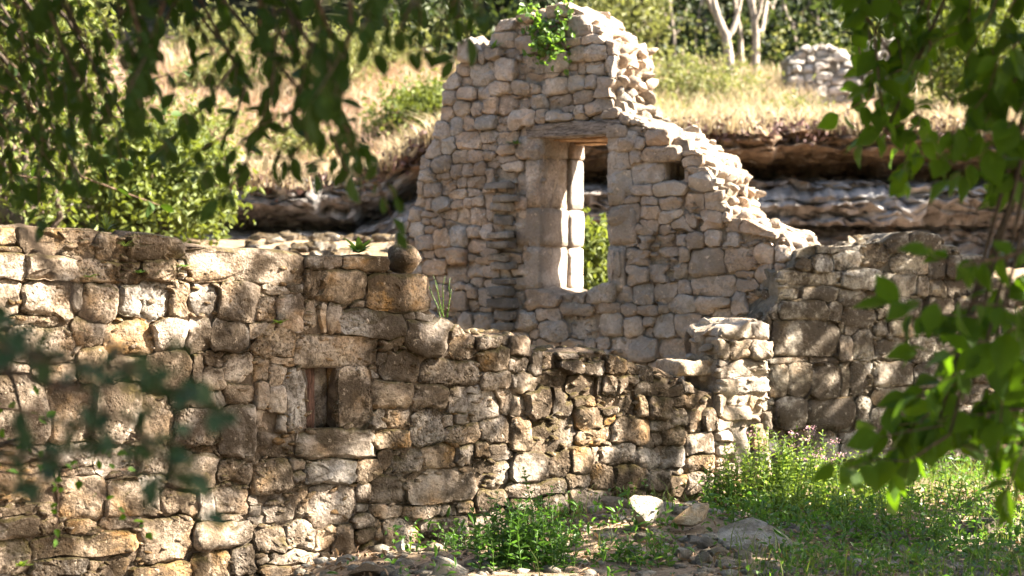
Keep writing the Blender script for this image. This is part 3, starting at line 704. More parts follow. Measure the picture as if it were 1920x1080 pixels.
def box_stone(thing, fr, u0, u1, z0, z1, d0, d1, mat, rg, name='stone', wob=.008, seg=4):
    """A squared block standing in a wall: eight-cornered, subdivided and worn."""
    nu, nz, nd = seg, seg, seg
    bm = bmesh.new()
    bmesh.ops.create_cube(bm, size=1)
    bmesh.ops.subdivide_edges(bm, edges=bm.edges[:], cuts=seg, use_grid_fill=True)
    o = rg.uniform(0, 50, 3)
    cen = fr.p((u0 + u1) / 2, (z0 + z1) / 2, (d0 + d1) / 2)
    for v in bm.verts:
        c = v.co * 2
        r = 1 - .018 * (abs(c.x) > .9 and abs(c.y) > .9) - .018 * (abs(c.x) > .9 and abs(c.z) > .9) - .018 * (abs(c.y) > .9 and abs(c.z) > .9)
        a, b, d = v.co.x * (u1 - u0) * r, v.co.z * (z1 - z0) * r, v.co.y * (d1 - d0) * r
        w = Vector((a * 9 + o[0], b * 9 + o[1], d * 9 + o[2]))
        q = mnoise.noise_vector(w) * wob + mnoise.noise_vector(w * 2.5) * wob * .5
        a, b, d = a + q.x, b + q.y, d + q.z
        v.co = fr.t * a + fr.n * d + Vector((0, 0, b))
    bmesh.ops.recalc_face_normals(bm, faces=bm.faces[:])
    me = bpy.data.meshes.new(name); bm.to_mesh(me); bm.free()
    me.materials.append(M[mat]); me.polygons.foreach_set('use_smooth', np.ones(len(me.polygons), bool))
    return link(name, me, thing, cen - thing.location)


# ---- the near wall with the loophole
FR = Frame(-1.06, 11.0, 35)
front = empty('boundary_wall', (FR.o.x, FR.o.y, 0), 'long low wall of pitted brown blocks with a small slit window, sloping down at one end', 'wall')
build_wall(front, FR, FRONT_OUTLINE, FRONT_HOLES, FRONT_NICHES, FRONT_STONES, .55, 'front_stone', 'front_core', ((.12, .36), (.07, .17)), 1, .003, 24, .026, .014, .016, 6, .014, .024)
rg = np.random.default_rng(5)
fo = [p for p in FRONT_OUTLINE[1:-1]]
cap_stones(front, FR, [p for p in fo if p[0] > 1.05], .55, 'front_stone', .13, rg, rows=3)
cap_stones(front, FR, [p for p in fo if p[0] < -.1], .55, 'front_stone', .10, rg, rows=2, sink=1.6)

rg = np.random.default_rng(9)
hu = [p[0] for p in FRONT_HOLES[0]]; hz = [p[1] for p in FRONT_HOLES[0]]
h0, h1, hzb, hzt = min(hu), max(hu), min(hz), max(hz)
box_stone(front, FR, h1 + .002, h1 + .16, hzb - .01, hzt + .01, -.03, -.50, 'front_stone', rg, 'jamb_stone', .006)
box_stone(front, FR, h0 - .16, h0 - .01, hzb - .01, hzt + .01, -.05, -.50, 'front_stone', rg, 'jamb_stone', .006)
box_stone(front, FR, h0 - .05, h1 + .05, hzt + .012, hzt + .10, -.06, -.50, 'front_stone', rg, 'lintel_stone', .006)
box_stone(front, FR, h0 - .05, h1 + .05, hzb - .10, hzb - .012, -.06, -.50, 'front_stone', rg, 'sill_stone', .006)
box_stone(front, FR, h1 - .10, h1 + .0, hzb - .01, hzt + .01, -.13, -.5, 'front_stone', rg, 'jamb_stone', .006)
box_stone(front, FR, h0 + .012, h0 + .085, hzb - .005, hzt + .005, -.09, -.16, 'post_wood', rg, 'wooden_post', .005)

PIER = empty('stone_pier', FR.p(2.75, 0), 'pale squared stone pier standing at the low end of the brown wall', 'pier')
build_wall(PIER, FR, PIER_OUTLINE, PIER_HOLES, PIER_NICHES, PIER_STONES, .34, 'pier_stone', 'tower_core', ((.12, .3), (.07, .15)), 6, .003, 22, .024, .014, .016, 6, .018, .022)
cap_stones(PIER, FR, PIER_OUTLINE[2:-1], .34, 'pier_stone', .12, rg, rows=2, sink=1.)
p = FR.p(PIER_OUTLINE[1][0], 0)
box_stone(PIER, FR, PIER_OUTLINE[1][0] - .24, PIER_OUTLINE[1][0] + .12, PIER_OUTLINE[2][1] - .01, PIER_OUTLINE[2][1] + .08, -.08, -.36, 'pier_stone', rg, 'slab_stone', .02, 6)

# ---- the tall gable wall with the window
FT = Frame(1.72, 14.6, -30)
TT = .67
tower = empty('gable_wall', (FT.o.x, FT.o.y, 0), 'tall broken gable wall of pale rubble stone with one empty window opening', 'wall')
build_wall(tower, FT, TOWER_OUTLINE, TOWER_HOLES, TOWER_NICHES, TOWER_STONES, TT, 'tower_stone', 'tower_core', ((.07, .2), (.045, .13)), 2, .003, 20, .036, .014, .018, 5, .018, .022, jag=.05, mortar=-.048)
rg = np.random.default_rng(15)
to = TOWER_OUTLINE[1:-1]
ipk = max(range(len(to)), key=lambda i: to[i][1])
cap_stones(tower, FT, [p for p in to[ipk - 6:]], TT, 'tower_stone', .155, rg, rows=4, sink=.45)
cap_stones(tower, FT, to[max(0, ipk - 14):ipk - 5], TT, 'tower_stone', .11, rg, rows=2, sink=1.2)
H = TOWER_HOLES[0]
hu0, hu1 = H[0][0], H[1][0]; zt, zb = H[0][1], H[4][1]
# window reveal: squared stones stacked on the far jamb, a rebate, flat sill
zz = zb + .02; k = 0
for hgt in (.36, .30, .40, .3):
    top = min(zz + hgt, zt + .02)
    if top - zz < .05: break
    w = (.15, .22, .13, .19, .16, .2)[k]
    box_stone(tower, FT, hu0 - w, hu0 - .004 + (k % 2) * .012, zz + .004, top - .004, .012, -.45, 'tower_stone', rg, 'jamb_stone', .008)
    box_stone(tower, FT, hu0 - w, hu0 + .028 + (k % 2) * .006, zz + .002, top - .002, -.448, -TT + .01, 'tower_stone', rg, 'jamb_stone', .006)
    box_stone(tower, FT, hu1 + .004, hu1 + .15 + (k % 2) * .1, zz + .004, top - .004, .0, -TT + .02, 'tower_stone', rg, 'jamb_stone', .008)
    zz = top; k += 1
for i in range(3):
    a = hu0 - .06 + (hu1 - hu0 + .12) * i / 3; b = hu0 - .06 + (hu1 - hu0 + .12) * (i + 1) / 3
    box_stone(tower, FT, a, b - .008, zb - .12, zb - .012 + .012 * i, -.02, -TT + .02, 'tower_stone', rg, 'sill_stone', .014)
# timber lintel: weathered beam in front, brown planks behind it
for i, (d0, d1, dz, m) in enumerate(((.02, -.17, 0, 'grey_wood'), (-.175, -.33, -.012, 'brown_wood'), (-.335, -.49, -.005, 'brown_wood'), (-.495, -.65, -.02, 'brown_wood'))):
    box_stone(tower, FT, hu0 - .13, hu1 + .12, zt - .005 + dz, zt + .105 + dz, d0, d1, m, rg, 'lintel_beam', .012, 6)
# flue: flat stones jutting out of the face, one above another
for i in range(17):
    z = .78 + i * .092 + rg.normal(0, .008)
    u = -1.98 - .0035 * i + rg.normal(0, .014)
    y = 15.9; 
    box_stone(tower, FT, u - rg.uniform(.08, .15), u + rg.uniform(.05, .13), z, z + rg.uniform(.045, .08), rg.uniform(.06, .15), -.05, 'flue_stone', rg, 'flue_stone', .014)

# ---- the wall that closes the corner
FC = Frame(1.87, 14.28, 20)
corner = empty('corner_wall', (FC.o.x, FC.o.y, 0), 'grey mossy wall of squared stones with a blocked doorway, half hidden by hanging green leaves', 'wall')
build_wall(corner, FC, RIGHT_OUTLINE, RIGHT_HOLES, RIGHT_NICHES, RIGHT_STONES, .6, 'right_stone', 'right_core', ((.14, .4), (.08, .2)), 3, .003, 20, .022, .012, .014, 5, .014, .02)
rg = np.random.default_rng(25)
cap_stones(corner, FC, RIGHT_OUTLINE[2:-1], .6, 'right_stone', .14, rg, rows=3, sink=.8)

# boulder resting on the near wall
def rock(name, label, cat, c, dims, mat, seed, rot=(0, 0, 0), group=None, sub=3, cuts=10, rough=.1, lo=.62):
    v, f = rock_verts(seed, dims, sub, cuts, rough, lo)
    me = mesh(name, v, f, M[mat], True, 28)
    o = link(name, me, None, c); o.rotation_euler = rot
    return tag(o, label, cat, group)
def on_wall(fr, px, py, dep=0):
    k = (px - 960) / 3733.33
    s, c = fr.t.y, fr.t.x
    o = fr.o - fr.n * dep
    u = (k * o.y - o.x) / (c - k * s)
    Y = o.y + u * s
    return Vector((k * Y, Y, 1.4 + (560 - py) / 3733.33 * Y))
p = on_wall(FR, 755, 486, .18)
rock('boulder', 'rounded pitted boulder perched on the broken end of the brown wall', 'boulder', p, (.22, .26, .19), 'front_stone', 41, (0, 0, .4), cuts=4, rough=.08)

# ------------------------------------------------------------------ plants
def leaf_cloud(C, L, Wd, rg, dirs=None, up=.3, spread=1.0):
    """Many small four-triangle leaves: centres C, length L, width Wd. Returns verts, faces."""
    n = len(C)
    d = rg.normal(size=(n, 3)) if dirs is None else dirs + rg.normal(size=(n, 3)) * spread
    d /= np.linalg.norm(d, axis=1)[:, None]
    nn = rg.normal(size=(n, 3)); nn[:, 2] += up * 3
    s = np.cross(d, nn); s /= np.linalg.norm(s, axis=1)[:, None] + 1e-9
    nrm = np.cross(s, d)
    ln = (L * rg.uniform(.65, 1.3, n))[:, None]; w = (Wd * rg.uniform(.7, 1.2, n))[:, None]
    f = .18
    V = np.stack([C, C + d * ln * .35 + s * w * .5 + nrm * w * f, C + d * ln * .72 + s * w * .36 + nrm * w * f, C + d * ln - nrm * ln * .12,
                  C + d * ln * .72 - s * w * .36 + nrm * w * f, C + d * ln * .35 - s * w * .5 + nrm * w * f], 1).reshape(-1, 3)
    b = (np.arange(n) * 6)[:, None]
    F = np.concatenate([b + np.array([[0, 1, 2, 3]]), b + np.array([[0, 3, 4, 5]])], 0)
    return V, F

def tube(P, r, seg=6):
    """Tapered tube along points P with radii r."""
    P = [Vector(p) for p in P]; V = []; F = []
    n = len(P)
    for i, p in enumerate(P):
        tdir = (P[min(n - 1, i + 1)] - P[max(0, i - 1)]).normalized()
        a = tdir.cross(Vector((.3, .9, .2))).normalized(); b = tdir.cross(a)
        for k in range(seg):
            an = 2 * math.pi * k / seg
            V.append((p + (a * math.cos(an) + b * math.sin(an)) * r[i])[:])
    for i in range(n - 1):
        for k in range(seg):
            q = (k + 1) % seg
            F.append((i * seg + k, i * seg + q, (i + 1) * seg + q, (i + 1) * seg + k))
    F.append(tuple(range((n - 1) * seg, n * seg)))
    return V, F

class Acc:
    def __init__(s): s.V = []; s.F = []; s.n = 0
    def add(s, V, F):
        V = np.asarray(V, float).reshape(-1, 3); k = s.n
        s.V.append(V); s.F += [tuple(int(q) + k for q in f) for f in F]; s.n += len(V)
    def mesh(s, name, mat, off=(0, 0, 0), smooth=True):
        return mesh(name, np.concatenate(s.V) - np.array(off), s.F, mat, smooth)

def wander(a, b, n, amp, rg):
    a = np.array(a, float); b = np.array(b, float)
    P = [a + (b - a) * k / (n - 1) for k in range(n)]
    L = np.linalg.norm(b - a)
    for k in range(1, n - 1): P[k] = P[k] + rg.normal(0, amp * L, 3)
    return P

def tree(name, label, cat, base, height, crown_c, crown_r, leaves, leaf, mat, bark, trunk_r, seed, clumps=60, clump_r=.35, group=None, limbs=7, inside=None, lean=(0, 0), tight=False):
    """Tapered trunk with limbs, and a crown of leaf clumps spread through an ellipsoid with gaps between them."""
    rg = np.random.default_rng(seed)
    bx, by = base; bz = gz(bx, by) - .05
    tr = empty(name, (bx, by, bz), label, cat, group)
    off = np.array((bx, by, bz))
    cc = np.array(crown_c, float); cr = np.array(crown_r, float)
    top = np.array((bx + lean[0], by + lean[1], bz + height))
    acc = Acc()
    P = wander(off, top, 7, .025, rg)
    acc.add(*tube(P, [trunk_r * (1.25 - .95 * k / 6) for k in range(7)], 8))
    cl = rg.normal(size=(clumps, 3)); cl /= np.linalg.norm(cl, axis=1)[:, None]
    cl = cc + cl * cr * (rg.uniform(.25, 1, (clumps, 1)) ** .45)
    for k in range(limbs):
        q = P[2 + k % 4]; e = cl[k % clumps]
        W = wander(q, e, 6, .05, rg)
        acc.add(*tube(W, [trunk_r * .42 * (1 - .85 * i / 5) for i in range(6)], 6))
    link('trunk', acc.mesh('trunk', M[bark], off), tr)
    idx = rg.integers(clumps, size=leaves)
    C = cl[idx] + rg.normal(size=(leaves, 3)) * clump_r * rg.uniform(.6, 1.2, clumps)[idx][:, None] * np.array([1, 1, .75])
    if tight:
        g = rg.normal(size=(leaves, 3)); g /= np.linalg.norm(g, axis=1)[:, None]
        C = cl[idx] + g * rg.uniform(0, 1, (leaves, 1)) ** .4 * clump_r * rg.uniform(.6, 1.3, clumps)[idx][:, None]
    if inside is not None: C = C[inside(C)]
    V, F = leaf_cloud(C, np.full(len(C), leaf[0]), np.full(len(C), leaf[1]), rg, None, .35)
    tag(link('crown', mesh('crown', V - off, F, M[mat], False), tr), kind='stuff')
    return tr

# shade trees beyond the right edge of the view; the sun falls through them onto the walls
def clear_of_view(C): return np.abs(C[:, 0]) > .262 * C[:, 1] + .15
SHADE = [((6.6, 10.3), 8.2, (6.5, 10.2, 6.1), (1.5, 1.7, 2.7), 31, 61), ((6.3, 12.6), 8.6, (6.2, 12.8, 5.8), (1.5, 1.5, 2.8), 12, 62), ((5.9, 15.3), 4.3, (5.7, 15.0, 2.9), (1.2, 1.4, 1.6), 12, 63), ((4.9, 10.9), 3.4, (4.6, 10.9, 2.3), (.9, 1.2, 1.1), 30, 64)]
for i, (b, h, c, r, n, sd) in enumerate(SHADE):
    tree('broadleaf_tree', ('leafy tree with the nearer tall crown beside the brown wall', 'leafy tree with the second tall crown beside the brown wall', 'short leafy tree beside the end of the grey corner wall', 'lowest leafy tree standing near the green patch')[i],
         'tree', b, h * .8, c, r, n * 200, (.12, .075), 'crown_near', 'bark_dark', .13, sd, clumps=n, clump_r=.37, group='shade trees beside the ruin', limbs=9, inside=clear_of_view, tight=True)

# unseen trees added around the camera stand to block sky light and sun
for i, (x, y, h, lab) in enumerate(((-5.6, 3.5, 8, 'big unseen tree added left of the camera stand'), (-4.2, -4, 9, 'big unseen tree added behind the camera stand on the left'), (1.0, -6, 9, 'big unseen tree added straight behind the camera stand'), (5.6, 4.2, 8.6, 'big tree added right of the camera stand for shade, out of view'), (-8.0, 8.5, 8, 'big tree added left of the brown wall, out of view'))):
    tree('broadleaf_tree', lab, 'tree', (x, y), h * .75, (x - (1.2 if x > 5 else 0), y, h * .62), (3.0, 2.6, h * .36), 4200, (.30, .20), 'crown_near', 'bark_dark', .2, 640 + i, clumps=60, clump_r=.55, group='added light-blocking trees around the camera stand', inside=clear_of_view)

# near trees whose branches hang into view
def leaf_shape(name, L, W, mat, rows, curl, fold=.16):
    V = []; F = []
    prof = rows
    n = len(prof)
    for i, q in enumerate(prof):
        x = i / (n - 1)
        z = -curl * L * x * x
        for s in (-1, 0, 1):
            V.append((s * q * W / 2, L * x, z + abs(s) * q * W * fold))
    for i in range(n - 1):
        for k in range(2):
            a = i * 3 + k; F.append((a, a + 1, a + 4, a + 3))
    return mesh(name, V, F, M[mat], True)
OVATE = [.05, .62, .98, 1.0, .78, .40, .03]
OVAL = [.05, .55, .9, 1.0, .95, .62, .05]
LEAVES = {
    'dark': [leaf_shape('leaf', 1, .50, 'leaf_dark', OVAL, c) for c in (.05, .2, .32)],
    'bright': [leaf_shape('leaf', 1, .66, 'leaf_bright', OVATE, c) for c in (.05, .2, .35)],
    'blue': [leaf_shape('leaf', 1, .58, 'leaf_blue', OVAL, c) for c in (.05, .2, .32)],
}
def put_leaf(parent, kind, p, d, size, rg, flat=.5, joined=None):
    d = Vector(d).normalized()
    up = Vector((rg.normal(0, flat), rg.normal(0, flat) - .35, 1)).normalized()
    x = d.cross(up).normalized(); z = x.cross(d)
    m = Matrix((x, d, z)).transposed().to_4x4()
    s = size * rg.uniform(.75, 1.25); me = LEAVES[kind][int(rg.integers(3))]
    if joined is not None:
        v = np.array([q.co[:] for q in me.vertices]) * s
        joined.add(v @ np.array(m.to_3x3()).T + np.array(p), [tuple(q.vertices) for q in me.polygons])
        return
    o = link('leaf', me, parent, Vector(p) - parent.location)
    o.rotation_euler = m.to_euler()
    o.scale = (s * rg.uniform(.85, 1.15), s, s)

def hanging_tree(name, label, trunk_xy, trunk_h, twigs, kind, leaf, seed, crown, n_crown, crown_mat, trunk_r=.09, limbfrom=.8, flat=.5, droop=-.8, gapd=.05, far=1.):
    """A near tree: trunk outside the frame, limbs over it, twigs with large single leaves hanging into view."""
    rg = np.random.default_rng(seed)
    bx, by = trunk_xy; bz = gz(bx, by) - .05
    tr = empty(name, (bx, by, bz), label, 'tree')
    off = np.array((bx, by, bz))
    gapd = gapd * far
    acc = Acc()
    P = wander(off, (bx * .9, by, bz + trunk_h), 7, .02, rg)
    acc.add(*tube(P, [trunk_r * (1.2 - .8 * k / 6) for k in range(7)], 8))
    tw = Acc(); jn = Acc(); count = 0
    for pts, Y, size in twigs:
        Y = Y * far; size = size * far
        W = [np.array(survey(px, py, Y + rg.normal(0, .12))) for px, py in pts]
        q = np.array(P[6 - int(rg.integers(2)) if trunk_h > 2.5 else min(6, int(2 + rg.integers(5)))])
        a = W[0]
        mid = (q + a) / 2 + np.array((0, 0, .25))
        acc.add(*tube([q, (q + mid) / 2 + np.array((0, 0, .1)), mid, (mid + a) / 2 + np.array((0, 0, .06)), a], [.022, .017, .012, .008, .005], 5))
        tw.add(*tube(W, [.0045 - .003 * i / (len(W) - 1) for i in range(len(W))], 5))
        for (u, v) in zip(W[:-1], W[1:]):
            Lg = np.linalg.norm(v - u); m = max(1, int(Lg / gapd)); dr = (v - u) / Lg
            for i in range(m):
                p = u + (v - u) * (i + rg.uniform(0, 1)) / m
                side = rg.normal(size=3) * .75; side[1] *= .6
                d = dr * .35 + side + np.array((0, 0, droop))
                put_leaf(tr, kind, p, d, size * leaf, rg, flat, None if count < 300 else jn)
                count += 1
        d = W[-1] - W[-2]
        put_leaf(tr, kind, W[-1], d, size * leaf, rg, flat, None if count < 300 else jn)
        count += 1
    link('trunk', acc.mesh('trunk', M['bark_dark'], off), tr)
    if jn.n: tag(link('foliage', jn.mesh('foliage', LEAVES[kind][0].materials[0], off), tr), kind='stuff')
    tag(link('twigs', tw.mesh('twigs', M['twig'], off), tr), kind='stuff')
    C = []
    cc, cr = np.array(crown[0]), np.array(crown[1])
    cl = rg.normal(size=(70, 3)); cl /= np.linalg.norm(cl, axis=1)[:, None]; cl = cc + cl * cr * (rg.uniform(.1, 1, (70, 1)) ** .5)
    C = cl[rg.integers(70, size=n_crown)] + rg.normal(size=(n_crown, 3)) * .22
    over = (C[:, 2] > 1.4 + .152 * C[:, 1] + .10) | (np.abs(C[:, 0]) > .262 * C[:, 1] + .1)
    C = C[over & (C[:, 1] > .8) & (C[:, 2] > bz + .6)]
    V, F = leaf_cloud(C, np.full(len(C), leaf), np.full(len(C), leaf * .55), rg, None, .3)
    tag(link('crown', mesh('crown', V - off, F, M[crown_mat], False), tr), kind='stuff')
    return tr

TW_L = [([(30, -60), (60, 60), (95, 170), (110, 260)], 4.6, 1.0), ([(120, -60), (170, 50), (215, 160), (250, 235)], 4.4, 1.0), ([(230, -60), (255, 40), (268, 130), (262, 210)], 4.2, 1.05),
        ([(330, -60), (300, 30), (262, 110), (255, 170)], 4.3, 1.0), ([(390, -60), (430, 30), (445, 110), (440, 160)], 4.2, 1.0), ([(500, -60), (520, 60), (510, 170), (480, 250)], 4.1, 1.05),
        ([(580, -60), (600, 40), (620, 140), (600, 220), (560, 260)], 4.0, 1.1), ([(640, -60), (660, 40), (650, 120), (640, 200), (655, 330)], 4.0, 1.1), ([(700, -60), (720, 30), (735, 80)], 4.0, 1.05),
        ([(560, -60), (540, 20), (560, 90), (600, 100)], 4.0, 1.1), ([(800, -60), (770, 10), (745, 60), (770, 100)], 3.9, 1.0), ([(860, -60), (850, 5), (830, 40)], 3.9, 1.0),
        ([(-60, 60), (30, 150), (80, 240), (75, 360)], 4.8, 1.0), ([(-60, 160), (40, 240), (130, 300), (150, 350)], 5.0, .95), ([(-60, 10), (60, 100), (160, 180), (210, 270)], 4.9, .95),
        ([(620, 120), (560, 200), (480, 240), (430, 290), (370, 330)], 4.2, 1.0), ([(600, 180), (650, 240), (700, 300), (740, 370)], 4.1, 1.0), ([(440, 120), (380, 200), (330, 250), (290, 290)], 4.6, .95),
        ([(130, 100), (190, 200), (230, 290)], 4.8, .95), ([(920, -60), (900, -5), (905, 30)], 3.8, .9)]
def more(tw, n, jx, jy, seed):
    """Further twigs beside the surveyed ones."""
    rg = np.random.default_rng(seed); out = list(tw)
    for k in range(n):
        for pts, Y, s in tw:
            a, c = rg.normal(0, jx), rg.normal(0, jy)
            out.append(([(x + a + rg.normal(0, 12), y + c + rg.normal(0, 12)) for x, y in pts], Y + rg.normal(0, .25), s * rg.uniform(.85, 1.1)))
    return out
hanging_tree('overhanging_tree', 'tree with small dark oval leaves hanging in shadow over the dry slope', (-2.3, 5.9), 3.9, more(TW_L, 1, 50, 34, 5) + more(TW_L, 1, 70, 30, 8)[20:34] + more(TW_L[12:15] + TW_L[:4], 2, 60, 50, 12)[7:], 'dark', .047, 71, ((-.6, 5.6, 3.7), (2.4, 1.7, .9)), 11000, 'crown_near', gapd=.029, far=1.3)

TW_R = [([(1600, -60), (1625, 30), (1640, 120), (1625, 200)], 4.6, .95), ([(1680, -60), (1690, 20), (1720, 100), (1700, 140)], 4.6, .95), ([(1640, 60), (1650, 170), (1660, 240), (1610, 270)], 4.6, 1.0),
        ([(1760, -60), (1740, 20), (1745, 90), (1700, 180), (1740, 250), (1690, 320)], 4.6, .8), ([(1850, -60), (1830, 20), (1800, 60), (1740, 80)], 4.5, .9), ([(1940, -60), (1890, 20), (1860, 90), (1880, 160)], 4.4, 1.1),
        ([(1980, 40), (1920, 130), (1870, 190), (1830, 260)], 4.3, 1.1), ([(1980, 120), (1930, 220), (1890, 290), (1820, 330)], 4.3, 1.15), ([(1860, 100), (1850, 190), (1810, 230), (1770, 300)], 4.4, .95),
        ([(1990, 200), (1950, 260), (1900, 330), (1870, 350)], 4.3, 1.1), ([(1570, -60), (1575, -10), (1590, 20)], 4.6, .9), ([(1660, 250), (1730, 210), (1700, 290), (1690, 350)], 4.6, .75),
        ([(1990, 440), (1900, 480), (1820, 490), (1775, 480)], 4.3, 1.0), ([(1990, 480), (1900, 530), (1850, 560), (1790, 590)], 4.3, 1.1), ([(1990, 560), (1890, 600), (1780, 590), (1690, 590)], 4.3, 1.1),
        ([(1990, 620), (1900, 640), (1820, 680), (1730, 730)], 4.3, 1.15), ([(1990, 700), (1900, 720), (1820, 770), (1740, 790)], 4.3, 1.15), ([(1990, 760), (1880, 770), (1760, 790), (1640, 800)], 4.3, 1.1),
        ([(1990, 820), (1900, 830), (1850, 850), (1780, 830)], 4.3, 1.1), ([(1760, 760), (1700, 810), (1690, 850)], 4.4, 1.0), ([(1760, 790), (1680, 840), (1610, 860), (1560, 870)], 4.4, .9),
        ([(1990, 600), (1930, 680), (1880, 740), (1870, 860)], 4.2, 1.1), ([(1990, 720), (1940, 800), (1905, 870), (1890, 920)], 4.2, 1.0), ([(1850, 640), (1780, 660), (1720, 660)], 4.3, 1.1)]
hanging_tree('overhanging_tree', 'tree with broad pointed bright green leaves hanging before the grey corner wall', (2.5, 6.2), 3.7, TW_R + more(TW_R[:8], 1, 30, 30, 6)[8:] + more(TW_R[12:], 1, 34, 30, 9)[12:], 'bright', .064, 72, ((1.9, 6.0, 3.8), (1.9, 1.6, 1.0)), 15000, 'crown_near', flat=.9, gapd=.030, far=1.36)

TW_B = [([(-80, 560), (10, 610), (60, 660), (150, 690)], 3.0, .9), ([(-80, 620), (60, 670), (170, 690), (280, 680), (340, 660)], 3.0, .85), ([(-80, 660), (100, 720), (220, 730), (330, 740), (420, 780)], 3.0, .85),
        ([(-80, 720), (80, 780), (220, 820), (330, 830), (390, 800)], 3.0, .9), ([(150, 740), (250, 800), (320, 880), (400, 940)], 3.0, .95), ([(-80, 820), (60, 860), (150, 850), (260, 870), (330, 930), (380, 960)], 3.0, .9),
        ([(240, 690), (300, 720), (360, 740)], 3.0, .85), ([(-80, 900), (20, 910), (90, 900)], 3.1, .9)]
hanging_tree('young_tree', 'young tree with bluish dark leaves reaching low before the brown wall', (-1.35, 3.2), 1.9, TW_B, 'blue', .048, 73, ((-1.6, 3.2, 1.7), (.5, .6, .6)), 700, 'crown_near', trunk_r=.035, droop=-.1, flat=1.0, gapd=.03)

# thin brown branch nearer the wall, with small sharp leaves
TW_S = [([(-40, 800), (60, 850), (150, 900), (230, 960), (275, 1000)], 7.0, .8), ([(-40, 760), (40, 770), (90, 790), (70, 740)], 7.2, .9), ([(60, 850), (120, 870), (190, 880), (240, 880)], 7.0, .7), ([(-40, 880), (60, 890), (150, 860), (220, 850)], 7.1, .8),
        ([(100, 870), (110, 930), (105, 1010)], 7.0, .7)]
hanging_tree('sapling', 'sapling with a bare brown branch and small round leaves before the brown wall', (-2.15, 7.0), 1.3, TW_S, 'bright', .045, 74, ((-2.3, 7.0, 1.3), (.25, .4, .4)), 350, 'crown_near', trunk_r=.03, droop=0., flat=1., gapd=.055)
TW_O = [([(90, 170), (170, 210), (250, 225), (320, 215)], 7.6, .8), ([(170, 230), (200, 270), (240, 300)], 7.6, .8), ([(230, 215), (280, 150), (350, 130)], 7.6, .8), ([(150, 330), (230, 360), (300, 385)], 7.8, .9), ([(60, 100), (120, 120), (180, 110), (240, 130)], 7.7, .8),
        ([(-60, 120), (60, 200), (130, 260), (190, 290)], 7.7, .85), ([(-60, 30), (50, 60), (130, 60)], 7.8, .85), ([(-60, 300), (40, 330), (120, 340)], 7.8, .85)]
hanging_tree('slender_tree', 'slender tree with narrow dark leaves in small sprays above the brown wall', (-2.6, 7.7), 3.0, TW_O, 'dark', .06, 75, ((-2.9, 7.7, 2.9), (.6, .8, .8)), 1800, 'crown_near', trunk_r=.05, droop=-.1, flat=.8, gapd=.05)

# ---- forest behind
FOREST = []
rg = np.random.default_rng(81)
spots = [(-7.5, 47, 9), (-4.6, 46, 8), (-2.0, 44, 8), (-.4, 42, 9), (1.2, 40, 8), (2.8, 43, 9), (4.6, 41.5, 8), (6.6, 42, 9), (8.6, 40, 8), (10.5, 43, 9), (-10, 46, 8), (-6, 49, 10), (-3, 48, 10), (0, 50, 10), (3.4, 49, 10), (7, 49, 10), (11, 50, 10), (-9.5, 50, 10), (13, 45, 9)]
for i, (x, y, h) in enumerate(spots):
    z = gz(x, y)
    tree('forest_tree', 'tall dark tree in the shaded forest edge above the dry slope', 'tree', (x, y), h * .75, (x, y, z + h * .52), (1.7, 1.7, h * .42), 3400, (.30, .17), 'crown_forest', 'bark_dark', .17, 200 + i, clumps=55, clump_r=.5, group='trees of the forest edge')
def scrub():
    rg = np.random.default_rng(84); n = 26000
    x = rg.uniform(-2.5, 13, n); y = rg.uniform(36.5, 44, n)
    k = rg.uniform(0, 1, n) < sm(fnoise(x * .9, y * .9, 43), .38, .58)
    x, y = x[k], y[k]
    z = ground_z(x, y) + rg.uniform(0, 1, len(x)) ** 1.3 * (.4 + 2.2 * fnoise(x * .8, y * .8, 44))
    V, F = leaf_cloud(np.stack([x, y, z], 1), np.full(len(x), .17), np.full(len(x), .09), rg, None, .35)
    tag(link('undergrowth', mesh('undergrowth', V, F, M['crown_forest'], False)), kind='stuff')
    k = rg.uniform(0, 1, len(x)) < .22
    V, F = leaf_cloud(np.stack([x[k], y[k] - 1.2, z[k] * 0 + ground_z(x[k], y[k] - 1.2) + rg.uniform(0, 1.0, k.sum())], 1), np.full(k.sum(), .13), np.full(k.sum(), .06), rg, None, .35)
    tag(link('undergrowth', mesh('undergrowth', V, F, M['crown_olive'], False)), kind='stuff')
scrub()
def mass():
    """The wood farther up the hill, one mass."""
    rg = np.random.default_rng(83)
    n = 42000
    x = rg.uniform(-26, 26, n); y = rg.uniform(52, 66, n)
    z = ground_z(x, y) + rg.uniform(0, 1, n) ** .8 * (3 + 6 * fnoise(x * .4, y * .4, 41))
    V, F = leaf_cloud(np.stack([x, y, z], 1), np.full(n, .55), np.full(n, .33), rg, None, .35)
    return tag(link('woodland', mesh('woodland', V, F, M['crown_forest'], False)), kind='stuff')
mass()

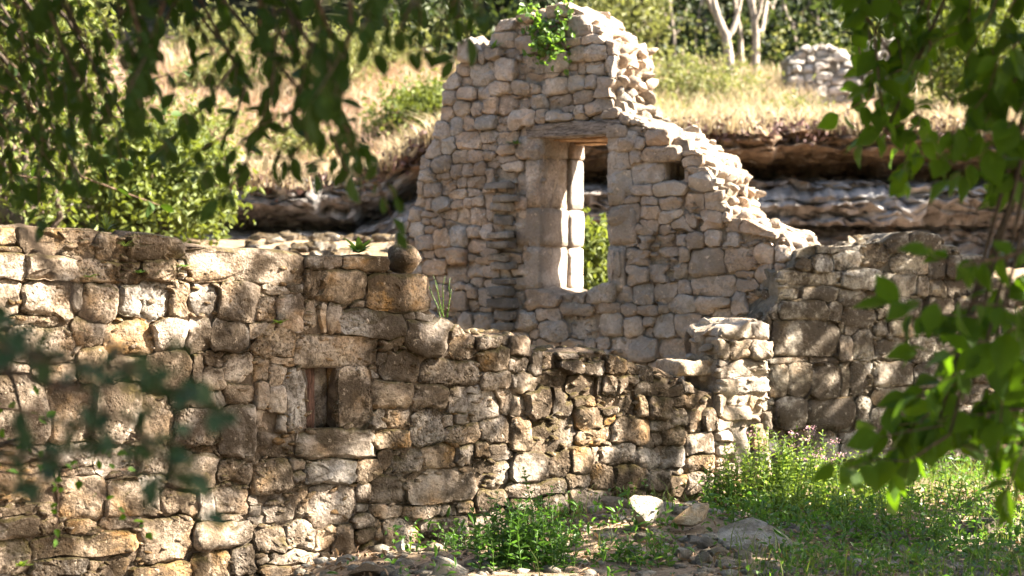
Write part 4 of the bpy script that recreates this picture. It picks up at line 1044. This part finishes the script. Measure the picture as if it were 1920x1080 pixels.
def bush(name, label, c, r, n, leaf, mat, seed, clumps=40, group=None, cat='bush', clump_r=.2):
    rg = np.random.default_rng(seed)
    x, y = c; z = gz(x, y)
    b = empty(name, (x, y, z), label, cat, group); off = np.array((x, y, z))
    cl = rg.normal(size=(clumps, 3)); cl /= np.linalg.norm(cl, axis=1)[:, None]; cl[:, 2] = np.abs(cl[:, 2]) if r[2] < 1.2 else cl[:, 2]
    base = off + np.array((0, 0, r[2] * (.15 if r[2] < 1.2 else 1.0)))
    cl = base + cl * np.array(r) * rg.uniform(.2, 1, (clumps, 1)) ** .5
    acc = Acc()
    for k in range(min(12, clumps)): acc.add(*tube(wander(off - np.array((0, 0, .05)), cl[k], 5, .06, rg), [.022 * (1 - .8 * i / 4) * max(.5, r[2]) for i in range(5)], 5))
    tag(link('stems', acc.mesh('stems', M['bark_dark'], off), b), kind='stuff')
    C = cl[rg.integers(clumps, size=n)] + rg.normal(size=(n, 3)) * clump_r
    C = C[C[:, 2] > ground_z(C[:, 0], C[:, 1]) + .02]
    V, F = leaf_cloud(C, np.full(len(C), leaf[0]), np.full(len(C), leaf[1]), rg, None, .35)
    tag(link('foliage', mesh('foliage', V - off, F, M[mat], False), b), kind='stuff')
    return b
bush('bush', 'sunlit yellow green bush, tallest of those left of the cliff', (-5.0, 20.0), (.95, .8, 2.0), 6500, (.10, .06), 'crown_sunny', 91, 70, 'sunlit bushes by the cliff', clump_r=.22)
bush('bush', 'sunlit yellow green bush beside the shaded cliff foot behind the brown wall', (-3.75, 21.2), (.75, .6, 1.05), 4200, (.10, .055), 'crown_sunny', 92, 50, 'sunlit bushes by the cliff')
bush('bush', 'tall olive bush on the far left above the yellow green ones', (-5.9, 23.3), (1.2, .8, 2.2), 6000, (.11, .06), 'crown_olive', 93, 70, 'sunlit bushes by the cliff', clump_r=.25)
bush('bush', 'low bright bush at the left end of the cliff top', (-4.6, 26.2), (.9, .6, .9), 3200, (.10, .055), 'crown_sunny', 94, 40, 'sunlit bushes by the cliff')
bush('bush', 'round yellow green bush in dry grass left of the tall gable', (-1.30, 29.5), (.75, .6, .62), 3600, (.11, .05), 'crown_sunny', 95, 40)
bush('bush', 'bright leafy bush seen through the empty window', (.84, 19.6), (.16, .3, .8), 1300, (.09, .05), 'crown_sunny', 96, 26, clump_r=.12)
bush('bush', 'green bush beside the old field wall under the hanging leaves', (7.3, 31.5), (.9, .8, 1.3), 4200, (.12, .06), 'crown_sunny', 97, 50)
bush('bush', 'thin olive bush in front of the pale trunks', (3.0, 33.0), (1.0, .6, .55), 2600, (.10, .045), 'crown_olive', 98, 36, clump_r=.25)
bush('bush', 'scrubby olive bush by the dark forest right of the gable top', (1.9, 35.0), (.8, .6, 1.2), 2400, (.12, .05), 'crown_olive', 99, 36, clump_r=.25)
bush('bush', 'grey green scrub on the slope between dry grass and forest', (-3.2, 33.5), (1.1, .7, 1.0), 2600, (.11, .045), 'crown_olive', 100, 36, clump_r=.28)

for k, (x, y, r, lab) in enumerate(((-4.4, 29.5, .45, 'lowest green scrub bush on the dry pinkish slope'), (-3.0, 28.0, .4, 'small green scrub bush just above the cliff edge'), (-4.9, 33.5, .7, 'wide green scrub bush high on the dry slope'), (-2.4, 36.0, .7, 'green scrub bush near the forest on the dry slope'), (-5.6, 37.5, .8, 'green scrub bush at the far top of the dry slope'), (2.4, 28.6, .35, 'small scrub bush in the dry grass right of the gable'), (4.3, 30.4, .35, 'small scrub bush before the field wall'))):
    bush('bush', lab, (x, y), (r, r * .8, r * .9), int(2600 * r), (.11, .045), 'crown_olive', 720 + k, 26, 'scrub on the dry slope', clump_r=.2)

# pale bare trunks at the forest edge
def bare_tree(label, pts, Y, r, forks, seed):
    rg = np.random.default_rng(seed)
    P = [np.array(survey(px, py, Y)) for px, py in pts]
    bz = gz(P[0][0], Y) - .1
    P[0][2] = min(P[0][2], bz)
    tr = empty('bare_tree', P[0], label, 'tree', 'pale bare trees at the forest edge')
    acc = Acc(); acc.add(*tube(P, [r * .55 * (1.1 - .6 * i / (len(P) - 1)) for i in range(len(P))], 8))
    link('trunk', acc.mesh('trunk', M['bark_pale'], P[0]), tr)
    for q, e in forks:
        a = P[q]; b = np.array(survey(e[0], e[1], Y + rg.normal(0, .5)))
        acc = Acc(); acc.add(*tube(wander(a, b, 6, .05, rg), [r * .4 * (1 - .75 * i / 5) for i in range(6)], 6))
        link('limb', acc.mesh('limb', M['bark_pale'], P[0]), tr)
bare_tree('thick pale leaning trunk with a hooked fork at the forest edge', [(1375, 118), (1362, 70), (1345, 30), (1335, -10), (1325, -90)], 35, .16, [(1, (1400, -40)), (2, (1300, -60))], 1)
bare_tree('straight pale trunk between two thicker ones at the forest edge', [(1392, 120), (1388, 60), (1378, 10), (1372, -90)], 36, .09, [(2, (1400, -60))], 2)
bare_tree('twin pale trunk splitting into a wide fork at the forest edge', [(1415, 118), (1418, 70), (1412, 20), (1405, -90)], 35.5, .14, [(1, (1455, 0)), (1, (1440, -60)), (2, (1385, -50))], 3)
bare_tree('slim grey trunk right of the gable top', [(1268, 130), (1264, 70), (1256, 10), (1250, -80)], 37, .07, [(1, (1235, 0)), (1, (1290, 10)), (2, (1275, -50))], 4)
for k, (px, Y, tilt) in enumerate(((1300, 38, 14), (1328, 39, -10), (1450, 38.5, 18), (1545, 38, -16), (1580, 39, 10), (1225, 38, -8), (1480, 40, 6))):
    bare_tree('thin grey sapling stem in the scrub at the forest edge', [(px, 110), (px + tilt * .4, 60), (px + tilt, 5), (px + tilt * 1.6, -80)], Y, .035, [(1, (px + tilt + 30, 10)), (1, (px - 26, 20)), (2, (px + 40, -60))], 40 + k)
bare_tree('thin pale pole tree leaning over the dry slope', [(1500, 110), (1490, 60), (1470, 10), (1455, -80)], 37, .05, [(1, (1520, 0)), (1, (1470, -20))], 5)

# ---- dry grass on the slope, straw and herbs
def blades(x, y, z, h, w, rg, lean=.35):
    n = len(x)
    b = np.stack([x, y, z], 1)
    an = rg.uniform(0, 2 * math.pi, n)
    s = np.stack([np.cos(an), np.sin(an), 0 * an], 1) * (w / 2)[:, None]
    ln = rg.normal(0, lean, (n, 2)) * h[:, None]
    tip = b + np.stack([ln[:, 0], ln[:, 1], h], 1)
    mid = b + np.stack([ln[:, 0] * .3, ln[:, 1] * .3, h * .6], 1)
    V = np.stack([b - s, b + s, mid + s * .7, tip, mid - s * .7], 1).reshape(-1, 3)
    k = (np.arange(n) * 5)[:, None]
    return V, [tuple(q) for q in (k + np.array([[0, 1, 2, 4]]))] + [tuple(q) for q in (k + np.array([[4, 2, 3]]))]
def grass_field(name, n, area, h, w, mat, seed, dens, lean=.35):
    rg = np.random.default_rng(seed)
    x = rg.uniform(area[0], area[1], n); y = rg.uniform(area[2], area[3], n)
    k = rg.uniform(0, 1, n) < dens(x, y)
    x, y = x[k], y[k]
    hh = rg.uniform(h[0], h[1], len(x)) * (.35 + 1.3 * fnoise(x * 1.3, y * 1.3, seed)); ww = rg.uniform(w[0], w[1], len(x))
    V, F = blades(x, y, ground_z(x, y) - .01, hh, ww, rg, lean)
    return tag(link(name, mesh(name, V, F, M[mat], False)), kind='stuff')
grass_field('dry_grass', 90000, (-6.5, 9.5, 25.3, 37), (.12, .5), (.012, .03), 'dry_grass', 111, lambda x, y: sm(fnoise(x * .7, y * .7, 71), .36, .6) * np.where(x < -1.6, .3, 1), .4)
grass_field('dry_straw', 26000, (-6.5, -1.0, 25.3, 39), (.10, .38), (.015, .035), 'straw', 112, lambda x, y: sm(fnoise(x * .9, y * .9, 75), .3, .55), 1.3)
def fringe():
    rg = np.random.default_rng(116); P = CLIFF_TOP[0]
    P = P[(P[:, 0] > -7) & (P[:, 0] < 11)]
    P = P[rg.integers(len(P), size=26000)] + rg.normal(0, .05, (26000, 3)) * np.array((1, 1, 0))
    k = fnoise(P[:, 0] * 1.2, P[:, 1] * 1.2, 77) + .1 * rg.normal(size=len(P)) > .42
    P = P[k]
    V, F = blades(P[:, 0], P[:, 1], P[:, 2] - .03, rg.uniform(.06, .34, len(P)), rg.uniform(.012, .028, len(P)), rg, .7)
    tag(link('cliff_top_grass', mesh('cliff_top_grass', V, F, M['dry_grass'], False)), kind='stuff')
    C = CLIFF_TOP[0]; C = C[(C[:, 0] > -7) & (C[:, 0] < 11) & (C[:, 1] < 24.6)]
    C = C[rg.integers(len(C), size=5000)] + rg.normal(0, .07, (5000, 3))
    V, F = leaf_cloud(C, np.full(len(C), .09), np.full(len(C), .05), rg, None, .2)
    tag(link('cliff_top_scrub', mesh('cliff_top_scrub', V, F, M['seed_head'], False)), kind='stuff')
fringe()
grass_field('slope_grass', 16000, (-1.6, 9.5, 26, 36), (.1, .45), (.012, .03), 'grass', 113, lambda x, y: sm(fnoise(x * .8, y * .8, 79), .5, .64), .4)
def front_line(x): return 11 + .70 * (x + 1.06)
grass_field('straw_litter', 9000, (-1.8, 2.6, 9.4, 13.2), (.01, .045), (.003, .006), 'straw', 114, lambda x, y: (y < front_line(x) - .03) * sm(fnoise(x * 2, y * 2, 83), .40, .6), 3.)
grass_field('grass', 6500, (.1, 4.0, 9.6, 14.6), (.03, .22), (.003, .007), 'grass', 115, lambda x, y: ((y < front_line(x) - .05) | (x > 1.7)) * sm(fnoise(x * 1.6, y * 1.6, 85) + .25 * sm(x, .9, 2.0), .50, .66), .45)
def cover():
    rg = np.random.default_rng(117); n = 19000
    x = rg.uniform(-.9, 4.0, n); y = rg.uniform(9.6, 14.8, n)
    d = sm(fnoise(x * 1.8, y * 1.8, 89) * .6 + .4 * fnoise(x * 6, y * 6, 90) + .12 * sm(x, .8, 2.0), .50, .60) * ((y < front_line(x) - .06) | (x > 1.75))
    k = rg.uniform(0, 1, n) < d
    x, y = x[k], y[k]
    C = np.stack([x, y, ground_z(x, y) + rg.uniform(.0, 1, len(x)) ** 1.5 * .16], 1)
    for nm, m, a, L in (('ground_cover', 'shrub', 0, .045), ('ground_cover', 'herb', .55, .03)):
        k = (np.arange(len(C)) / len(C) >= a) & (np.arange(len(C)) / len(C) < a + .55)
        V, F = leaf_cloud(C[k], np.full(k.sum(), L) * rg.uniform(.6, 1.5, k.sum()), np.full(k.sum(), L * .55), rg, None, .6)
        tag(link(nm, mesh(nm, V, F, M[m], False)), kind='stuff')
cover()
def litter():
    rg = np.random.default_rng(118); n = 5200
    x = rg.uniform(-1.8, 3.6, n); y = rg.uniform(9.6, 13.8, n)
    k = ((y < front_line(x) - .03) | (x > 1.7)) & (rg.uniform(0, 1, n) < sm(fnoise(x * 2.2, y * 2.2, 93), .38, .6))
    x, y = x[k], y[k]
    C = np.stack([x, y, ground_z(x, y) + rg.uniform(.002, .02, len(x))], 1)
    V, F = leaf_cloud(C, np.full(len(C), .045), np.full(len(C), .024), rg, None, 1.2)
    tag(link('leaf_litter', mesh('leaf_litter', V, F, M['litter'], False)), kind='stuff')
litter()
def pebbles():
    rg = np.random.default_rng(119); V = []; F = []; n = 0
    for k in range(2200):
        x = rg.uniform(-1.6, 3.2); y = rg.uniform(9.6, 13.4)
        if y > front_line(x) - .03: continue
        v, f = CHIP[int(rg.integers(10))]
        s = rg.uniform(.3, 1.1) ** 2 * 1.9; an = rg.uniform(0, 6.28); c, q = math.cos(an), math.sin(an)
        w = v * s; w = np.stack([w[:, 0] * c - w[:, 1] * q, w[:, 0] * q + w[:, 1] * c, w[:, 2]], 1) + np.array((x, y, gz(x, y) + .004))
        V.append(w); F += [tuple(i + n for i in g) for g in f]; n += len(w)
    tag(link('gravel', mesh('gravel', np.concatenate(V), F, M['pale_rock'])), kind='stuff')
pebbles()

def herb(name, label, px, Y, h, stems, leaf, mat, seed, spread=.07, flower=None, group=None, dens=16, cat='plant', foot=None):
    """Upright leafy stems with pairs of leaves, the tops sometimes in flower."""
    rg = np.random.default_rng(seed)
    x = (px - 960) / 3733.33 * Y; z = gz(x, Y) if foot is None else foot
    b = empty(name, (x, Y, z), label, cat, group); off = np.array((x, Y, z))
    acc = Acc(); lv = Acc(); fl = Acc()
    for s in range(stems):
        hh = h * rg.uniform(.55, 1.05)
        a = off + np.array((rg.normal(0, spread), rg.normal(0, spread), -.01))
        if foot is None: a[2] = gz(a[0], a[1]) - .01
        e = a + np.array((rg.normal(0, .16) * hh, rg.normal(0, .16) * hh, hh))
        P = wander(a, e, 5, .015, rg)
        if stems <= 6: link('stem', mesh('stem', [tuple(Vector(q) - Vector(off)) for q in tube(P, [.004, .0035, .003, .0025, .0015], 4)[0]], tube(P, [1] * 5, 4)[1], M['herb']), b)
        else: acc.add(*tube(P, [.004, .0035, .003, .0025, .0015], 4))
        m = max(5, int(dens * hh / .4)); C = []; D = []
        for k in range(m):
            q = (k + .7) / m; i = min(3, int(q * 4)); p = P[i] + (P[i + 1] - P[i]) * (q * 4 - i)
            an = k * 1.571 + rg.normal(0, .3)
            for w in (0, math.pi): C.append(p); D.append((math.cos(an + w), math.sin(an + w), .25 + .4 * q))
        C = np.array(C); D = np.array(D)
        sz = leaf * (1.1 - .55 * np.arange(len(C)) / len(C))
        lv.add(*leaf_cloud(C, sz, sz * .42, rg, D, .8, .18))
        if flower and rg.random() < .22:
            n = 26; C = P[-1] + rg.normal(size=(n, 3)) * np.array((.018, .018, .007))
            fl.add(*leaf_cloud(C, np.full(n, .012), np.full(n, .010), rg))
    if acc.n: tag(link('stems', acc.mesh('stems', M['herb'], off), b), kind='stuff')
    tag(link('foliage', lv.mesh('foliage', M[mat], off, False), b), kind='stuff')
    if fl.n: tag(link('flowers', fl.mesh('flowers', M[flower], off, False), b), kind='stuff')
    return b
herb('shrub', 'dense dark green leafy shrub on the path before the brown wall', 985, 10.25, .36, 60, .058, 'shrub', 131, .13, dens=14, cat='shrub')
herb('plant', 'low dark green plant left of the dense shrub at the wall foot', 868, 11.0, .15, 16, .04, 'shrub', 132, .07)
herb('plant', 'single tall dark stem behind the dense shrub', 1008, 11.2, .40, 2, .045, 'shrub', 133, .02, dens=20)
HERBS = [(1395, 12.3, .34, 22, 'herb_light', None, 'bright herb clump nearest the fallen slab stones'), (1440, 12.6, .42, 24, 'herb_light', 'pink_flower', 'tall bright herb clump with pink flower heads beside the pale pier'), (1500, 12.5, .46, 20, 'herb_light', 'pink_flower', 'tallest bright herb clump with pink flower heads'),
         (1545, 12.7, .36, 14, 'herb_light', 'pink_flower', 'herb clump with a lone pink head before the blocked doorway'), (1475, 11.9, .22, 18, 'herb_light', None, 'low bright herb clump in front of the pink flowers'), (1565, 12.0, .20, 16, 'herb_light', None, 'low bright herb clump before the grey corner wall'),
         (1625, 12.6, .30, 12, 'herb_light', None, 'light herb clump under the hanging leaves'), (1690, 12.4, .26, 12, 'herb', None, 'green herb clump right of the light one under hanging leaves'), (1740, 12.6, .46, 2, 'herb', None, 'single tall pale stalk standing before the corner wall'),
         (1790, 12.4, .34, 3, 'herb', 'yellow_flower', 'slender stalks with small yellow flowers'), (1850, 12.6, .3, 4, 'herb', None, 'slim leafy stalks beside the round dark rock'), (1350, 12.2, .20, 14, 'herb', None, 'green plant tucked behind the tilted slab rock')]
HERBS += [(1420, 11.3, .16, 9, 'herb', None, 'low green weed before the flat pale slab'), (1610, 11.2, .20, 8, 'herb', None, 'dark green weed at the front of the green patch'), (1680, 11.6, .28, 6, 'herb_light', None, 'loose light weed in the middle of the green patch'),
          (1760, 11.2, .18, 9, 'herb', None, 'low weed beside the broad leaved tuft'), (1880, 11.9, .30, 7, 'herb_light', None, 'light weed behind the round dark rock'), (1150, 10.4, .12, 10, 'shrub', None, 'low dark weed below the pale block stone'),
          (1240, 10.3, .13, 9, 'herb', None, 'low green weed at the bottom beneath the rubble mound'), (1660, 12.9, .36, 5, 'herb', None, 'tall thin weed against the squared stones of the corner wall')]
for i, (px, Y, h, n, m, fl, lab) in enumerate(HERBS): herb('wild_plant', lab, px, Y, h * 1.2, n, .052, m, 140 + i, .08, fl, 'wild plants along the wall foot')

def rosette(name, label, p, n, L, mat, seed, w=.12, rise=.7, cat='plant', group=None, arch=.6):
    """A tuft: narrow leaves arching out of one root."""
    rg = np.random.default_rng(seed)
    b = Vector(p); V = []; F = []
    for k in range(n):
        an = rg.uniform(0, 6.283); l = L * rg.uniform(.6, 1.15); el = rg.uniform(.4, 1.3) * rise
        d = np.array((math.cos(an) * math.cos(el), math.sin(an) * math.cos(el), math.sin(el))); s = np.array((-math.sin(an), math.cos(an), 0)) * L * w * .5
        k0 = len(V)
        for i in range(5):
            q = i / 4; c = d * l * q - np.array((0, 0, arch * l * q * q * .5)); ww = (.5, 1, .9, .6, .05)[i]
            V.append((c - s * ww)); V.append((c + s * ww))
        for i in range(4): a = k0 + 2 * i; F.append((a, a + 1, a + 3, a + 2))
    return tag(link(name, mesh(name, np.array(V), F, M[mat]), None, b), label, cat, group)
def at_ground(px, Y): x = (px - 960) / 3733.33 * Y; return (x, Y, gz(x, Y))
rosette('grass_tuft', 'broad leaved green tuft at the bottom of the path', at_ground(1720, 10.6), 16, .17, 'herb', 161, .18, .9)
rosette('grass_tuft', 'broad leaved green tuft below the round dark rock', at_ground(1830, 10.7), 14, .17, 'herb', 162, .18, .9)
rosette('grass_tuft', 'long thin grass tuft at the lower right of the path', at_ground(1890, 10.4), 40, .2, 'grass', 163, .03, 1.0)
rosette('grass_tuft', 'bright thin grass tuft under the flowering herbs', at_ground(1570, 11.4), 40, .17, 'grass', 164, .04, 1.1)
rosette('grass_tuft', 'small grass tuft at the wall foot above the pale block', at_ground(1195, 12.0), 34, .13, 'grass', 165, .04, 1.0)
rosette('grass_tuft', 'small grass tuft by the wall foot near the dense shrub', at_ground(770, 11.1), 14, .1, 'grass', 166, .05, 1.2)
rosette('grass_tuft', 'pale grass tuft behind the tilted slab rock', at_ground(1290, 12.3), 34, .12, 'grass', 167, .04, 1.0)
rosette('grass_tuft', 'small leafy tuft at the lower left foot of the brown wall', at_ground(535, 10.3), 14, .1, 'herb', 168, .2, .9)
rosette('fern', 'fern spreading on top of the brown wall beside the perched boulder', on_wall(FR, 672, 474, .1), 22, .17, 'fern', 169, .2, .7, 'fern')
rosette('wall_plant', 'grass tuft on the highest top course of the brown wall', on_wall(FR, 200, 432, .1), 30, .13, 'grass', 170, .05, 1.0)
rosette('wall_plant', 'dark leaf tuft hanging from the second course of the wall', on_wall(FR, 168, 520, -.03), 12, .08, 'fern', 171, .2, .4)
rosette('wall_plant', 'small green tuft in a joint under the mossy top stones', on_wall(FR, 262, 512, -.03), 12, .07, 'fern', 172, .25, .5)
rosette('wall_plant', 'tiny bright plant in the joint left of the slit window lintel', on_wall(FR, 525, 606, -.03), 10, .08, 'herb_light', 173, .3, .5)
rosette('wall_plant', 'dark grass tuft on the dip between the top stones', on_wall(FR, 235, 462, -.02), 30, .12, 'grass', 174, .04, .6)
rosette('wall_plant', 'mossy tuft on the joint left of the long slab', on_wall(FR, 345, 500, -.03), 24, .09, 'fern', 175, .1, .4)
rosette('wall_plant', 'small bright plant low on the left of the wall', on_wall(FR, 40, 1062, -.03), 14, .08, 'herb_light', 176, .3, .7)
rosette('wall_plant', 'green tuft beside the timber lintel of the gable window', on_wall(FT, 968, 270, -.04), 14, .12, 'fern', 177, .18, .5)
rosette('wall_plant', 'small green tuft high on the gable under the ivy', on_wall(FT, 925, 90, -.02), 12, .12, 'fern', 178, .2, .8)

p = on_wall(FR, 838, 585, .2)
d = herb('seeding_plant', 'dry brown plant with dark seed heads on the sloping wall top', 838, p.y, .26, 6, .016, 'seed_head', 181, .03, None, None, 30, 'plant', p.z - .02)

def ivy():
    rg = np.random.default_rng(191)
    c = on_wall(FT, 1030, 60, -.03)
    iv = empty('ivy', c, 'green ivy growing over the peak of the tall gable', 'ivy')
    acc = Acc(); C = []
    for k in range(16):
        a = on_wall(FT, rg.uniform(985, 1080), rg.uniform(8, 40), rg.uniform(-.02, .3)); b = on_wall(FT, rg.uniform(1000, 1070), rg.uniform(50, 110), -.05)
        P = wander(a, b, 6, .08, rg); acc.add(*tube(P, [.006] * 6, 4))
        for q in P:
            for _ in range(4): C.append(q + rg.normal(0, .05, 3) + np.array(FT.n) * .04)
    link('stem', acc.mesh('stem', M['twig'], c), iv)
    C = np.array(C)
    V, F = leaf_cloud(C, np.full(len(C), .055), np.full(len(C), .045), rg, None, .2)
    tag(link('foliage', mesh('foliage', V - np.array(c), F, M['herb'], False), iv), kind='stuff')
ivy()

# ------------------------------------------------------------------ fallen rocks
def ground_rock(name, label, x0, y0, x1, y1, mat, seed, flat=1., rot=(0, 0, 0), depth=.8, cat='rock', group='fallen stones on the path'):
    yb = y1
    Y = 10.4
    for _ in range(30):
        x = ((x0 + x1) / 2 - 960) / 3733.33 * Y
        Y = min(13.2, max(9.6, 3733.33 * (1.4 - gz(x, Y)) / (yb - 560))) * .5 + Y * .5
    w = (x1 - x0) / 3733.33 * Y; h = (y1 - y0) / 3733.33 * Y
    x = ((x0 + x1) / 2 - 960) / 3733.33 * Y
    return rock(name, label, cat, (x, Y + w * depth * .25, gz(x, Y) + h * .42 * flat), (w, w * depth, h), mat, seed, rot, group, rough=.07, cuts=24, lo=.22)
ground_rock('rock', 'pale squarish block stone upright in the middle of the rubble', 1158, 924, 1252, 1000, 'pale_rock', 401, rot=(0, .1, .3), depth=.7)
ground_rock('rock', 'grey slab rock tilted on its side beside the pale block', 1252, 944, 1340, 996, 'pale_rock', 402, rot=(.1, -.35, .2), depth=.6)
ground_rock('rock', 'wide flat pale slab lying by the flowering herbs', 1340, 992, 1510, 1034, 'pale_rock', 403, rot=(.22, -.10, .1), depth=1.1)
ground_rock('rock', 'rounded dark rock in the grass near the corner wall', 1822, 952, 1905, 1008, 'dark_rock', 404, depth=.9)
ground_rock('rock', 'dark rock half buried behind the pale block', 1118, 912, 1178, 962, 'dark_rock', 405)
ground_rock('rock', 'small white stone below the tilted slab', 1186, 990, 1218, 1018, 'pale_rock', 406)
ground_rock('rock', 'small grey stone beside the small white one', 1224, 992, 1264, 1022, 'pale_rock', 407)
ground_rock('rock', 'small upright chip standing on the straw', 738, 1008, 764, 1042, 'pale_rock', 408, depth=.5, rot=(0, .4, 0))
ground_rock('rock', 'low pale stone at the edge of the path beside the shrub', 800, 1040, 880, 1085, 'pale_rock', 409)
ground_rock('rock', 'dark flat stone at the bottom of the path', 650, 1052, 740, 1084, 'dark_rock', 410)
ground_rock('rock', 'pale lump stone beneath the low rubble mound', 1258, 1020, 1300, 1050, 'pale_rock', 411)
ground_rock('rock', 'mossy brown stone under the tilted slab', 1270, 1004, 1345, 1030, 'dark_rock', 412)
ground_rock('rock', 'small round stone near the dense shrub', 1072, 928, 1104, 952, 'dark_rock', 413)
ground_rock('rock', 'pale stone in the grass left of the flat slab', 1300, 1030, 1345, 1060, 'pale_rock', 414)

# ---- sunlit boulders at the cliff foot
rg = np.random.default_rng(421)
def boulders():
    RUB = [rock_verts(500 + k, (1.3, 1, .75), 2, 18, .1, .3) for k in range(20)]
    V = []; F = []; n = 0
    for k in range(900):
        x = rg.uniform(-2.8, 2.0); y = rg.uniform(18.5, 23.2)
        s = rg.uniform(.05, .19)
        v, f = RUB[k % 20]; v = v * s
        V.append(v + np.array((x, y, gz(x, y) + s * .15))); F += [tuple(i + n for i in g) for g in f]; n += len(v)
    tag(link('rubble', mesh('rubble', np.concatenate(V), F, M['right_stone'], True, 30)), kind='stuff')
boulders()

# ---- the old field wall at the top of the slope
FF = Frame(4.75, 33.5, 6)
fz = min(gz(FF.p(u, 0).x, FF.p(u, 0).y) for u in (0, .5, 1, 1.6, 2.2)) - .1
field = empty('field_wall', (FF.o.x, FF.o.y, fz), 'low dry stone field wall at the top of the dry slope', 'wall')
fz += .22
field.location.z = fz - .3
FO = [(-.1, fz - .35), (-.1, fz + .62), (.15, fz + .82), (.5, fz + .90), (.9, fz + .80), (1.0, fz + .62), (1.25, fz + .66), (1.3, fz + .95), (1.6, fz + 1.02), (2.1, fz + .95), (2.15, fz - .35)]
build_wall(field, FF, FO, [], [], '0 %d 20 %d' % (fz * 100 + 10, fz * 100 + 22), .5, 'field_stone', 'right_core', ((.14, .34), (.09, .17)), 31, .012, 12, .05, .03, .02, 5, .03, .02, res=.02)
cap_stones(field, FF, FO[1:-1], .5, 'field_stone', .2, np.random.default_rng(33), rows=2, sink=.5)
